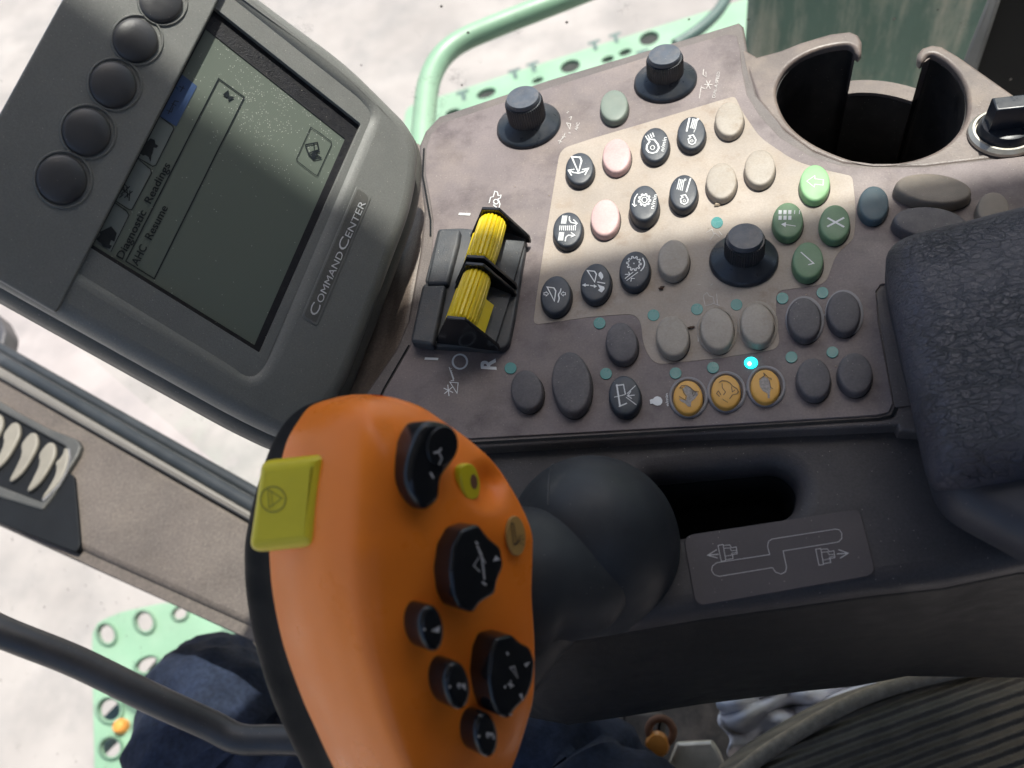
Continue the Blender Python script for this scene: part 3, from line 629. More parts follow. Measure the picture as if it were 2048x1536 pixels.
# moulded flank falling away to the left under the monitor
def flank():
    top = [(838, 285), (842, 330), (848, 380), (852, 430), (848, 470), (835, 520), (822, 590), (815, 650), (805, 700), (785, 750), (765, 800), (745, 860), (730, 920)]
    rows = []
    for i, p in enumerate(top):
        a = PAN.P(p, -.0015); r = []
        for j, (dx, dz) in enumerate(((.001, -.0015), (-.001, -.0008), (-.0035, -.0012), (-.008, -.005), (-.013, -.008), (-.018, -.007), (-.023, -.010), (-.032, -.012), (-.045, -.020), (-.055, -.035), (-.060, -.07))):
            r.append(a + np.array([dx, dx * -.35, dz]))
        rows.append(r)
    n = len(rows[0]); V = [v for r in rows for v in r]
    return mesh(V, [(i * n + j, (i + 1) * n + j, (i + 1) * n + j + 1, i * n + j + 1) for i in range(len(rows) - 1) for j in range(n - 1)])
o = link('moulded_flank', fixn(flank()), M['brown'], con, sharp=180); md = o.modifiers.new('s', 'SUBSURF'); md.levels = md.render_levels = 2
# printed film
film_px = [(852, 300), (862, 268), (884, 246), (1100, 175), (1300, 112), (1455, 68), (1474, 72), (1480, 100), (1484, 140), (1494, 190), (1520, 232), (1560, 275), (1620, 312), (1680, 331), (1745, 337), (1850, 335), (2048, 312), (2400, 285), (2400, 700), (1900, 560), (1762, 568), (1752, 582), (1756, 640), (1786, 806), (1778, 824), (1755, 830), (1400, 852), (920, 878), (780, 880), (735, 870), (770, 780), (822, 690), (838, 640), (858, 560), (866, 470), (866, 440), (860, 400), (851, 350)]
film = slab('control_panel', PAN, film_px, 0, .0012, .0003, M['panel'], con)
mk = Marks(PAN, -.0004)
mk.line([(735, 876), (780, 888), (920, 888), (1400, 860), (1757, 838), (1784, 832), (1794, 812), (1786, 740)], 5).make('seam', M['ventdark'], con)
Marks(PAN, -.0004).line([(848, 296), (845, 350), (854, 400), (861, 440), (861, 472)], 3.5).make('seam', M['ventdark'], con)
Marks(PAN, -.0004).line([(818, 690), (766, 780), (731, 868)], 3.5).make('seam', M['ventdark'], con)
cream_px = rnd([(1120, 298, 20), (1190, 275, 6), (1330, 234, 6), (1425, 205, 6), (1470, 192, 8), (1484, 222, 10), (1520, 275, 20), (1590, 322, 25), (1650, 340, 10), (1705, 352, 10), (1712, 420, 20), (1708, 478, 16), (1672, 508, 20), (1652, 568, 20), (1552, 582, 16), (1552, 640, 5), (1562, 697, 24), (1440, 716, 5), (1308, 730, 30), (1286, 690, 20), (1280, 626, 34), (1180, 634, 5), (1066, 650, 14), (1072, 600, 5), (1090, 480, 5)], 8, 6)
slab('beige_field', PAN, cream_px, .00018, .0006, .0001, M['cream'], film)
slab('right_field', PAN, rnd([(1752, 585, 14), (1775, 566, 8), (1900, 560), (1900, 800), (1790, 815, 5)], 4), -.0002, .001, .0001, M['body'], con)

# --- rubber keys
def key(cx, cy, w, h, mt, tilt=8, ht=.0040, name='push_button', label=None, dome=.00035, ringw=0, parent=None, pl=PAN):
    top = [pl.uv(p, ht) for p in ell(cx, cy, w, h, tilt, 48)]; c = np.mean(top, axis=0); V = []; Fs = []
    prof = [(1.035, -.0003), (1.03, ht * .35), (1.015, ht * .70), (.985, ht * .90), (.945, ht * .985), (.88, ht + dome * .3), (.6, ht + dome * .7), (.3, ht + dome * .95)] if pl is PAN else [(1.05, -.0003), (1.04, ht * .35), (1.0, ht * .72), (.95, ht * .93), (.86, ht + dome * .2), (.6, ht + dome * .7), (.3, ht + dome * .95)]
    for s_, z in prof:
        for q in top: V.append(pl.W(c[0] + (q[0] - c[0]) * s_, c[1] + (q[1] - c[1]) * s_, z))
    V.append(pl.W(c[0], c[1], ht + dome)); n = len(top)
    for j in range(len(prof) - 1):
        for i in range(n): Fs.append((j * n + i, j * n + (i + 1) % n, (j + 1) * n + (i + 1) % n, (j + 1) * n + i))
    b = (len(prof) - 1) * n
    for i in range(n): Fs.append((b + i, b + (i + 1) % n, len(V) - 1))
    o = link(name, fixn(mesh(V, Fs)), mt, parent or con, sharp=60)
    if label: o['label'] = label
    if pl is PAN:   # dark clearance gap round the key
        cc = np.array(pl.uv((cx, cy), ht)); V = []
        for s_ in (1.0, 1.05):
            for q in top: V.append(pl.W(c[0] + (q[0] - c[0]) * s_ + (.0003 if s_ > 1 else 0), c[1] + (q[1] - c[1]) * s_ - (.0002 if s_ > 1 else 0), .00045 if not ringw else .0002))
        link('key_gap', mesh(V, [(i, (i + 1) % n, n + (i + 1) % n, n + i) for i in range(n)]), M['gap'], o, smoothit=False)
    if ringw:
        r0 = ell(cx + .5, cy + 5, w * 1.10 + ringw, h * 1.06 + ringw, tilt * .5, 48)
        a = [np.array(pl.uv(p, 0)) for p in r0]; cc = np.mean(a, axis=0); V = []; Fs = []
        k_ = np.linalg.norm(a[0] - cc); wd = .0011
        for s_, z in ((1.0, .0002), (1.0, .0007), (1 - wd * .4 / k_, .0009), (1 - wd / k_, .0007), (1 - wd * 1.1 / k_, .0002)):
            for q in a: V.append(pl.W(cc[0] + (q[0] - cc[0]) * s_, cc[1] + (q[1] - cc[1]) * s_, z))
        for j in range(4):
            for i in range(48): Fs.append((j * 48 + i, j * 48 + (i + 1) % 48, (j + 1) * 48 + (i + 1) % 48, (j + 1) * 48 + i))
        link('key_ring', fixn(mesh(V, Fs)), M['ring'] if mt is not M['creamkey'] else M['creamkey'], o)
    return o
HT = .0040
def sym(o, w=1.6, mt='print', ht=HT):
    mk = Marks(PAN, ht + .00040); return mk
A_ = K(1110, 220, .15625); B_ = K(1060, 410, .15625); C_ = K(1280, 690, .15625); D_ = K(760, 350, .3418); E_ = K(1250, 400, .293); G_ = K(1400, 0, .3164)
def circ(cx, cy, r, n=24): return ell(cx, cy, 2 * r, 2 * r, 0, n)
def gear(cx, cy, r, t=9):
    o = []
    for i in range(t):
        for k_, rr in ((0, 1), (.28, 1.0), (.42, .76), (.86, .76)):
            a = 2 * math.pi * (i + k_) / t; o.append((cx + r * rr * math.cos(a), cy + r * rr * math.sin(a)))
    return o
key(1228, 210, 55, 63, M['greengrey'], 10, label='blank grey green button between the two upper knobs')
o = key(1159, 336, 56, 64, M['black'], 12, label='black button with sail and double arrow symbol'); s = sym(o)
s.line(A_([(215, 600), (320, 605), (340, 650), (300, 800)]), 3.2, True).line(A_([(175, 772), (240, 800), (300, 808), (360, 792), (428, 748)]), 2.8).line(A_([(212, 838), (172, 770), (250, 758)]), 2.6).line(A_([(382, 832), (428, 746), (345, 762)]), 2.6).make('symbol', M['print'], o)
key(1233, 310, 56, 68, M['pink'], 8, label='upper faded pink button')
o = key(1310, 288, 56, 68, M['black'], 8, label='black button with fan outlet symbol and n/min'); s = sym(o)
s.line(A_([(1192, 375), (1212, 405), (1178, 450), (1172, 500), (1200, 540), (1250, 552), (1302, 535), (1330, 485), (1318, 440), (1270, 378)]), 3.2, True).line(A_(circ(1248, 480, 26)), 1.4, True)
for i in range(4): s.line(A_([(1158 + 30 * i, 332 - 14 * i), (1190 + 26 * i, 385 - 14 * i)]), 2.2)
s.text('n/min', A_([(1392, 532)])[0], A_([(1432, 350)])[0], (-7.5, -1.5), bold=.01).make('symbol', M['print'], o)
o = key(1383, 265, 56, 66, M['black'], 8, label='black button with raised header bar symbol, upper right one'); s = sym(o)
s.line(A_([(1685, 275), (1722, 100)]), 3.4)
for i in range(4): s.line(A_([(1735 + i * 20, 232 + i * 6), (1768 + i * 18, 105 + i * 5)]), 1.7)
fan = [(1715, 330), (1768, 318), (1802, 378), (1795, 420), (1755, 442), (1715, 422), (1706, 370), (1738, 352)]
s.line(A_(fan), 2.4, True).line(A_(circ(1752, 395, 16, 10)), 1.2, True).line(A_([(1775, 285), (1790, 255)]), 1.5).line(A_(circ(1828, 120, 12, 8)), 1.2, True).make('symbol', M['print'], o)
key(1459, 237, 57, 68, M['creamkey'], 6, label='blank beige button nearest the cup holder wall')
o = key(1135, 458, 58, 70, M['black'], 12, label='black button with three comb rows and curved arrows'); s = sym(o)
for i in range(5): s.line(B_([(418 + i * 14, 135), (400 + i * 14, 240)]), 1.2)
for i in range(9): s.line(B_([(385 + i * 25, 262), (378 + i * 25, 325)]), 1.7)
for i in range(5): s.line(B_([(378 + i * 14, 345), (362 + i * 14, 455)]), 1.2)
s.line(B_([(505, 145), (505, 195), (530, 225), (600, 235)]), 2.2).line(B_([(555, 185), (605, 235), (570, 268)]), 1.8).line(B_([(450, 465), (460, 410), (490, 385), (570, 388)]), 2.2).line(B_([(525, 350), (575, 388), (520, 412)]), 1.8).make('symbol', M['print'], o)
key(1210, 434, 57, 73, M['pink'], 8, label='lower faded pink button')
o = key(1288, 405, 58, 72, M['black'], 8, ht=.0065, label='taller black button with gear symbol and n/min'); s = Marks(PAN, .0065 + .00040)
s.line(A_(gear(1145, 1150, 78)), 2.4, True).line(A_(circ(1145, 1150, 34)), 1.6, True).line(A_([(1058, 1072), (1025, 1120), (1012, 1175), (1020, 1222)]), 2).line(A_([(988, 1200), (1018, 1232), (1045, 1215)]), 2)
s.text('n/min', A_([(1262, 1268)])[0], A_([(1308, 1085)])[0], (-7.5, -1.5), bold=.01).make('symbol', M['print'], o)
o = key(1367, 383, 56, 70, M['black'], 8, ht=.0048, label='black button with lowered header bar symbol, lower right one'); s = Marks(PAN, .0048 + .00040)
for i in range(4): s.line(A_([(1560 + i * 22, 1015 + i * 6), (1592 + i * 20, 880 + i * 5)]), 1.7)
s.line(A_([(1680, 1052), (1736, 870)]), 2.8).line(A_([(x - 100, y + 765) for x, y in fan]), 2.4, True).line(A_(circ(1655, 1162, 16, 10)), 1.2, True).line(A_(circ(1665, 892, 12, 8)), 1.2, True).make('symbol', M['print'], o)
key(1443, 361, 61, 73, M['creamkey'], 6, label='blank beige button with grime round its left edge')
key(1520, 334, 61, 72, M['creamkey'], 6, label='blank beige button stained brown beside the cup holder')
o = key(1630, 365, 60, 73, M['greenlt'], 2, label='bright green button with outlined back arrow'); s = sym(o)
s.line(G_([(675, 1145), (725, 1110), (727, 1130), (780, 1136), (778, 1170), (725, 1164), (722, 1182)]), 1.3, True).make('symbol', M['print'], o)
o = key(1111, 589, 60, 77, M['black'], 10, label='black button with sail and wavy line symbol'); s = sym(o)
s.line(B_([(220, 1050), (305, 1060), (330, 1100), (312, 1230)]), 2.5, True).line(smooth(B_([(396, 1068), (390, 1110), (360, 1145), (378, 1195), (356, 1248)]), 2, False), 2.5)
for x, d in ((205, 1), (428, -1)): s.line(B_([(x - 26 * d, 1150), (x - 26 * d, 1122), (x + 2 * d, 1122), (x + 2 * d, 1108), (x + 32 * d, 1138), (x + 2 * d, 1165), (x + 2 * d, 1150)]), 1.4, True)
s.make('symbol', M['print'], o)
o = key(1191, 564, 60, 77, M['black'], 10, label='black button with sail, arrow and tortoise and hare symbols'); s = sym(o)
s.line(B_([(735, 840), (825, 848), (850, 885), (828, 985)]), 2.5, True).line(B_([(690, 1025), (755, 1027)]), 2.6).line(B_([(770, 1030), (830, 1038)]), 2.6).fill(B_([(664, 1024), (712, 1000), (712, 1048)])).fill(B_([(858, 1042), (818, 1014), (818, 1062)]))
s.fill(B_([(905, 852), (935, 892), (938, 925), (915, 958), (895, 925), (876, 905), (880, 872)])).line(B_([(862, 985), (962, 1003)]), 2.4).fill(B_([(862, 1012), (900, 1030), (950, 1045), (955, 1075), (920, 1120), (900, 1112), (870, 1090), (895, 1070)])).make('symbol', M['print'], o)
o = key(1269, 539, 60, 76, M['black'], 10, label='black button with gear, arc and shaft symbol'); s = sym(o)
s.line(B_(gear(1330, 748, 92, 10)), 2.2, True).line(B_(circ(1330, 748, 6, 8)), 1.2, True).line(smooth(B_([(1440, 675), (1470, 740), (1455, 800), (1415, 845)]), 2, False), 2.6).line(B_([(1215, 942), (1320, 858)]), 1.9).line(B_([(1235, 968), (1382, 858)]), 1.9).line(B_([(1215, 888), (1275, 885), (1262, 855)]), 1.7).line(B_([(1290, 980), (1300, 938), (1342, 942)]), 1.7).make('symbol', M['print'], o)
key(1347, 516, 62, 76, M['creamkey'], 6, ht=.0045, label='blank shaded beige button left of the lower knob')
o = key(1576, 440, 61, 72, M['green'], 2, label='green button with keypad and arrow symbol'); s = sym(o)
for j in range(2):
    for i in range(5 if j == 0 else 3):
        x, y = 1060 + i * 33, 82 + j * 38
        if i < 3: s.fill(E_([(x - 11, y - 13), (x + 11, y - 13), (x + 9, y + 15), (x - 13, y + 15)]))
        else: s.line(E_([(x, y - 12), (x - 2, y + 14)]), 1.6)
s.line(E_([(1165, 178), (1080, 165)]), 2).fill(E_([(1065, 165), (1100, 150), (1096, 186)])).make('symbol', M['print'], o)
o = key(1670, 445, 61, 73, M['green'], 2, label='green button with cross symbol'); s = sym(o)
s.line(E_([(1380, 182), (1496, 120)]), 4.6).line(E_([(1382, 122), (1496, 184)]), 4.6).make('symbol', M['print'], o)
o = key(1616, 520, 62, 74, M['green'], 2, label='green button with tick symbol'); s = sym(o)
s.line(E_([(1200, 355), (1288, 432), (1250, 442)]), 2.6).make('symbol', M['print'], o)
key(1748, 406, 60, 70, M['blue'], 0, label='blank slate blue button')
key(1868, 376, 152, 58, M['brownkey'], 6, ht=.0056, label='long dusty brown oval button in the sun')
key(1862, 444, 148, 62, M['grey'], 6, ht=.0056, label='long grey oval button half under the armrest pad')
key(1987, 416, 64, 66, M['brownkey'], 0, ht=.005, label='round brown button at the armrest pad edge')
TL = -9
key(1345, 671, 65, 82, M['creamkey'], TL, label='blank beige button left of the ringed beige pair')
key(1434, 657, 66, 84, M['creamkey'], TL, ringw=8, label='ringed beige button, left of the pair')
key(1515, 647, 66, 84, M['creamkey'], TL, ringw=8, label='ringed beige button, right of the pair')
key(1609, 636, 66, 84, M['grey'], TL, ringw=5, label='dark ringed button, left of the pair')
key(1688, 623, 66, 84, M['grey'], TL, ringw=4, label='dark ringed button, right of the pair')
key(1628, 756, 68, 82, M['grey'], TL, label='blank dark button in the bottom row, second from the right end')
key(1711, 745, 69, 82, M['grey'], TL, label='blank dark button at the right end of the bottom row')
key(1243, 684, 63, 80, M['grey'], TL, label='blank dark button above the black field button')
key(1053, 779, 63, 80, M['grey'], TL, label='blank dark button beside the tall oval one')
key(1142, 764, 78, 124, M['grey'], -5, ht=.005, label='tall dark oval button')
o = key(1249, 790, 63, 79, M['black'], -6, label='black button with field edge and arrow symbol'); s = sym(o)
s.line(D_([(1385, 1225), (1405, 1355)]), 3.2).line(D_([(1380, 1232), (1428, 1226)]), 2.6).line(D_([(1398, 1355), (1445, 1335)]), 2.6).line(D_([(1425, 1228), (1436, 1285)]), 2.2).line(D_([(1370, 1300), (1432, 1285)]), 1.5).line(D_([(1445, 1280), (1495, 1232)]), 1.6).line(D_([(1440, 1300), (1500, 1345)]), 1.6).line(D_([(1445, 1292), (1490, 1288)]), 2).line(D_([(1468, 1265), (1448, 1292), (1474, 1308)]), 1.8).make('symbol', M['print'], o)
gl = [(1376, 794, 'orange button with running hare symbol nearest the lamp mark'), (1452, 783, 'orange button with outlined hare symbol, middle of three'), (1531, 772, 'orange button with tortoise symbol under the lit light')]
for cx, cy, lb in gl:
    o = key(cx, cy, 58, 67, M['gold'], -3, ht=.0030, label=lb)
    a = [np.array(PAN.uv(p, 0)) for p in ell(cx + 1, cy + 2, 79, 82, -5, 48)]; cc = np.mean(a, axis=0); V = []; Fs = []
    for s_, z in ((1.0, .0001), (.985, .0009), (.93, .0012), (.86, .0011), (.80, .0003)):
        for q in a: V.append(PAN.W(cc[0] + (q[0] - cc[0]) * s_, cc[1] + (q[1] - cc[1]) * s_, z))
    for j in range(4):
        for i in range(48): Fs.append((j * 48 + i, j * 48 + (i + 1) % 48, (j + 1) * 48 + (i + 1) % 48, (j + 1) * 48 + i))
    link('key_ring', fixn(mesh(V, Fs)), M['ring'], o)
    s = Marks(PAN, .0030 + .00040)
    if cx == 1376:
        s.fill(C_([(548, 560), (590, 522), (640, 545), (690, 590), (728, 600), (745, 632), (700, 690), (655, 728), (650, 790), (612, 785), (580, 748), (520, 718), (500, 685), (545, 700), (590, 708), (602, 655), (570, 610)])).make('symbol', M['animal'], o)
        s = Marks(PAN, .0030 + .00055); s.line(C_([(548, 548), (510, 550), (530, 520), (600, 518), (645, 545), (690, 590), (755, 600)]), 1.5).line(C_([(545, 555), (560, 610), (592, 655), (580, 705), (500, 655)]), 1.2).line(C_([(668, 600), (710, 605), (700, 640), (682, 652)]), 1.2, True).make('symbol_edge', M['printdark'], o)
    elif cx == 1452:
        s.line(C_([(1012, 482), (1050, 455), (1110, 462), (1150, 485), (1185, 525), (1240, 560), (1262, 600), (1235, 628)]), 1.6).line(C_([(1050, 490), (1055, 550), (1095, 600), (1068, 642)]), 1.4).line(C_([(1020, 660), (980, 620), (1005, 585), (1035, 640)]), 1.4).line(C_([(1170, 530), (1182, 600), (1215, 575)]), 1.4).line(C_([(1240, 625), (1180, 640), (1148, 690)]), 1.4).line(C_([(1050, 690), (1100, 720), (1125, 735)]), 1.1).make('symbol', M['printdark'], o)
    else:
        s.fill(C_([(1585, 400), (1638, 425), (1662, 480), (1672, 560), (1662, 608), (1660, 680), (1636, 684), (1632, 622), (1575, 590), (1535, 535), (1525, 460)])).make('symbol', M['animal'], o)
        s = Marks(PAN, .0030 + .00055); s.line(C_([(1525, 440), (1598, 390), (1580, 355), (1640, 418), (1680, 428), (1680, 445)]), 1.4).line(C_([(1655, 450), (1672, 540), (1700, 562)]), 1.2).make('symbol_edge', M['printdark'], o)
for q in ([(1413, 790), (1419, 789)], [(1489, 780), (1496, 779)], [(1645, 630), (1652, 629)], [(1472, 660), (1478, 659)]): Marks(PAN, .0007).line(q, 5).make('ring_bridge', M['ring'], film)
# --- indicator windows
for i, (x, y) in enumerate([(1199, 646), (1212, 747), (1021, 736), (1307, 630), (1394, 618), (1473, 609), (1565, 596), (1645, 585), (1351, 746), (1426, 735), (1583, 714), (1665, 704), (1434, 445)]):
    slab('indicator_light', PAN, ell(x, y, 24, 23), .0004, .0005, .0001, M['led'], con)
o = slab('indicator_light', PAN, ell(1502, 725, 27, 23), .0005, .0005, .0002, M['ledon'], con); o['label'] = 'lit cyan indicator above the tortoise button'
slab('led_core', PAN, ell(1499, 727, 8, 8), .0007, .0003, .0001, M['ledcore'], o)
# --- knobs
def knob(base, cap, rpx, label):
    c = PAN.P(base, 0)
    # height at which the cap centre projects where the photograph has it
    best = min(((np.linalg.norm(PAN.P(cap, z)[:2] - c[:2]), z) for z in np.linspace(.01, .04, 61)))
    z = best[1]; k_ = np.linalg.norm(PAN.P((base[0] + rpx, base[1]), 0) - c); xy = (c[0], c[1], 0)
    root = link('knob_skirt', lathe(xy, [(k_, 0), (k_, .0015), (k_ * .93, .0026), (k_ * .62, .0052), (k_ * .56, .0062)], 64), M['knob'], con, sharp=50); root['label'] = label
    r = k_ * .585
    prof = [(r, .004)] + [(r, .006), (r * .985, z - .0035), (r * .95, z - .0028), (r * .86, z - .0027)]
    link('knob_grip', lathe(xy, prof, 96, ribs=(1, 3, .0005)), M['knob'], root, sharp=25)
    link('knob_cap', lathe(xy, [(r * .86, z - .003), (r * .86, z - .0008), (r * .82, z - .0002), (r * .5, z), (r * .1, z)], 48), M['cap'], root, sharp=40)
    return k_, z
print('knobs', knob((1058, 252), (1047, 192), 63, 'ribbed black knob nearest the monitor'), knob((1331, 164), (1329, 107), 63, 'ribbed black knob nearest the cup holder'), knob((1487, 522), (1490, 471), 70, 'ribbed black knob among the beige and green buttons'))
# --- rotary switch at right
c = PAN.P((2006, 268), 0)
link('switch_ring', lathe(c, [(.0152, 0), (.0150, .0015), (.0135, .003), (.0125, .003), (.012, .001)], 48), M['steel'], con)
sw = link('rotary_switch', lathe(c, [(.0118, 0), (.0116, .004), (.0105, .0065), (.009, .007)], 40), M['knob'], con); sw['label'] = 'black bar handled rotary switch in a dull metal ring'
sp_ = Plane(c + np.array([0, 0, .007]), (0, 0, 1), (1, -.05, 0))
me = slab2d(rnd([(-.009, -.0042), (.016, -.0042), (.016, .0042), (-.009, .0042)], .001), [], -.003, .012, .0009); me.transform(sp_.M()); link('bar_handle', me, M['knob'], sw)

# --- twin yellow levers in a saddle
T_ = K(780, 360, .2994)
lever = thing('header_switch', 'pair of ribbed yellow slider levers between black triangular plates', 'lever pair', tuple(PAN.P((940, 600))))
slab('base', PAN, rnd(T_([(320, 325, 20), (480, 318), (880, 360), (905, 440), (870, 640), (830, 900), (790, 1090), (740, 1130), (300, 1105), (135, 1075, 30), (215, 705, 30), (240, 690), (232, 670)]), 8), .004, .005, .001, M['saddle'], lever)
slab('side_block', PAN, rnd(T_([(322, 325), (470, 325), (455, 420), (385, 690), (240, 690)]), 6), .0075, .006, .0015, M['saddle'], lever)
slab('side_block', PAN, rnd(T_([(215, 700), (370, 698), (330, 900), (285, 1100), (135, 1075)]), 6), .0075, .006, .0015, M['saddle'], lever)
def zfor(px, y): r = ray(px); return H + r[2] * y / r[1]
def lever_unit(lo, hi, peak_lo, peak_hi, half, lb):
    """lo, hi: base centre pixels of the near and far plate; peaks: plate tip pixels"""
    a = PAN.P(lo, .004); b = PAN.P(hi, .004); za = zfor(peak_lo, a[1]); zb = zfor(peak_hi, b[1]); zt = (za + zb) / 2
    ax = unit((b - a) * np.array([1, 1, 0])); sx = np.array([ax[1], -ax[0], 0]); zt = min(zt, .026)
    g = link('lever_frame', fixn(mesh([a - sx * half * .82 + [0, 0, .004], b - sx * half * .82 + [0, 0, .004], b - sx * .006 + [0, 0, .010 - .004], a - sx * .006 + [0, 0, .010 - .004], a + sx * .006 + [0, 0, .010 - .004], b + sx * .006 + [0, 0, .010 - .004], b + sx * half * .9 + [0, 0, .002], a + sx * half * .9 + [0, 0, .002], a - sx * half * .82 - [0, 0, .002], b - sx * half * .82 - [0, 0, .002], b + sx * half * .9 - [0, 0, .004], a + sx * half * .9 - [0, 0, .004]],
        [(0, 1, 2, 3), (3, 2, 5, 4), (4, 5, 6, 7), (0, 8, 9, 1), (7, 6, 10, 11), (8, 11, 10, 9), (0, 3, 4, 7, 11, 8), (1, 9, 10, 6, 5, 2)])), M['saddle'], lever); g['label'] = lb
    for q, nm_ in ((a, -1), (b, 1)):
        pp = Plane(q, -ax, sx)  # plate across the lever; u along sx, v up
        up = 1 if pp.ey[2] > 0 else -1
        out = rnd([(-half, -.001 * up), (-half, .002 * up), (-.0042, (zt - .004) * up), (.0042, (zt - .004) * up), (half * 1.05, .003 * up), (half * 1.05, -.001 * up)], .0036)
        me = slab2d(out, [], -.0009, .0009, .0004); me.transform(pp.M()); link('end_plate', me, M['gloss'], g)
    # ribbed yellow roller
    n = 80; V = []; Fs = []; r0 = .0066; cz = zt - r0 - .0012; L_ = np.linalg.norm((b - a)[:2])
    st = [.0012, .0030, L_ * .5, L_ - .0030, L_ - .0012]; sc = [.84, .98, 1.03, .98, .86]
    for s_, k_ in zip(st, sc):
        for i in range(n):
            an = 2 * math.pi * i / n; rr = r0 * k_ * (1.04 if i % 4 else .93); V.append(np.array([a[0], a[1], 0]) + ax * s_ + sx * rr * math.cos(an) + np.array([0, 0, cz + rr * math.sin(an)]))
    for j in range(4):
        for i in range(n): Fs.append((j * n + i, j * n + (i + 1) % n, (j + 1) * n + (i + 1) % n, (j + 1) * n + i))
    Fs += [tuple(reversed(range(n))), tuple(range(4 * n, 5 * n))]
    yk = link('yellow_roller', mesh(V, Fs), M['yellow'], g, sharp=25)
    for sg, wd in ((-1, .0092), (1, .0096)):
        if sg > 0 and 'near' not in lb: continue
        q0 = np.array([a[0], a[1], 0]) + ax * .001; q1 = np.array([a[0], a[1], 0]) + ax * (L_ * (.75 if sg < 0 else .60))
        me = mesh([q0 + sx * sg * .0055 + [0, 0, cz], q1 + sx * sg * .0055 + [0, 0, cz], q1 + sx * sg * wd + [0, 0, cz - (.002 if sg < 0 else .006)], q0 + sx * sg * wd + [0, 0, cz - (.002 if sg < 0 else .006)],
                   q0 + sx * sg * .003 + [0, 0, cz - .001], q1 + sx * sg * .003 + [0, 0, cz - .001], q1 + sx * sg * (wd - .002) + [0, 0, cz - .009], q0 + sx * sg * (wd - .002) + [0, 0, cz - .009]],
                  [(0, 1, 2, 3), (7, 6, 5, 4), (0, 4, 5, 1), (3, 2, 6, 7), (0, 3, 7, 4), (1, 5, 6, 2)])
        link('yellow_wing', fixn(me), M['yellow'], g, smoothit=False)
    print('lever', za, zb, zt, L_)
lever_unit((935, 690), (970, 585), (912, 640), (952, 522), .0150, 'near yellow roller lever in shade')
lever_unit((972, 572), (1000, 478), (952, 518), (975, 408), .0150, 'far yellow roller lever catching the sun')

# --- printed legends on the film
mk = Marks(PAN, .0003)
mk.line(T_([(232, 1192), (322, 1196)]), 5.4).line(T_(circ(467, 1213, 48, 32)), 4.0, True).text('R', T_([(708, 1268)])[0], T_([(700, 1192)])[0], (-29, -2), bold=.035)
mk.line(T_([(460, 226), (536, 229)]), 5.2)
for a in range(6): x, y = 390 + 34 * math.cos(a * math.pi / 3 + .4), 1405 + 38 * math.sin(a * math.pi / 3 + .4); mk.line(T_([(390, 1405), (x, y)]), 1.8)
mk.line(T_([(400, 1350), (455, 1355), (448, 1425)]), 1.9, True).line(T_([(395, 1250), (425, 1340), (405, 1340)]), 1.6).line(T_([(405, 1270), (428, 1330)]), 1.4)
for i in range(6): mk.line(T_([(398 + i * 4, 1262 + i * 14), (412 + i * 3, 1258 + i * 14)]), 1.1)
mk.line(T_([(662, 155), (672, 115), (690, 112), (700, 75), (718, 80), (722, 105), (742, 100), (738, 120), (722, 125), (735, 160), (728, 188)]), 1.6).line(T_(circ(708, 145, 16, 12)), 2, True).line(T_([(690, 165), (720, 190)]), 2)
mk.fill(C_([(125, 700), (165, 690), (190, 664), (225, 655), (262, 668), (285, 700), (285, 738), (262, 768), (225, 778), (190, 768), (165, 750), (130, 755)]))
mk.text('n/min', C_([(368, 780)])[0], C_([(355, 620)])[0], (-5.4, .6), bold=.012)
mk.make('lettering', M['print'], film)
mk = Marks(PAN, .0003)
mk.line(A_([(60, 400), (110, 345), (130, 290)]), 1.3).line(A_([(40, 390), (90, 410)]), 1.8).line(A_([(55, 430), (75, 380)]), 1.6).line(A_([(105, 365), (95, 340), (140, 345)]), 1.2).line(A_([(148, 165), (200, 175), (190, 245)]), 1.6, True).line(A_([(170, 290), (200, 296)]), 1.8).line(A_([(175, 100), (210, 85), (200, 130)]), 1.3).line(A_([(150, 40), (175, 15)]), 1.6)
mk.text('AHC', A_([(285, 262)])[0], A_([(318, 165)])[0], (-6, -1.5))
J_ = K(780, 0, .3418)
mk.line(J_([(1810, 575), (1822, 500)]), 1.1).line(J_([(1835, 405), (1832, 440)]), 1.5)
for a in range(6): mk.line(J_([(1862, 495), (1862 + 24 * math.cos(a * 1.05), 495 + 28 * math.sin(a * 1.05))]), 1.4)
mk.line(J_([(1848, 420), (1850, 450), (1836, 440)]), 1.2).line(J_([(1820, 510), (1845, 520)]), 1.2)
mk.text('DIAL-A-SPEED', J_([(1902, 572)])[0], J_([(1932, 420)])[0], (-6, -.6))
mk.line([(1413, 465), (1424, 458), (1428, 468)], 1.2).line([(1420, 480), (1430, 466), (1440, 474)], 1.2).line([(1438, 462), (1444, 470)], 1.2)
mk.line(E_([(535, 650), (560, 632), (575, 655), (600, 660), (610, 700), (590, 712), (548, 722), (540, 690)]), 1.2, True).line(E_([(625, 640), (632, 718)]), 1.3).line(E_([(600, 705), (645, 720)]), 1.4).line(E_([(495, 575), (515, 578)]), 1.2).line(E_([(585, 585), (598, 570)]), 1.2)
mk.line(E_([(498, 930), (500, 965)]), 1.5)
mk.make('worn_lettering', M['printfaint'], film)
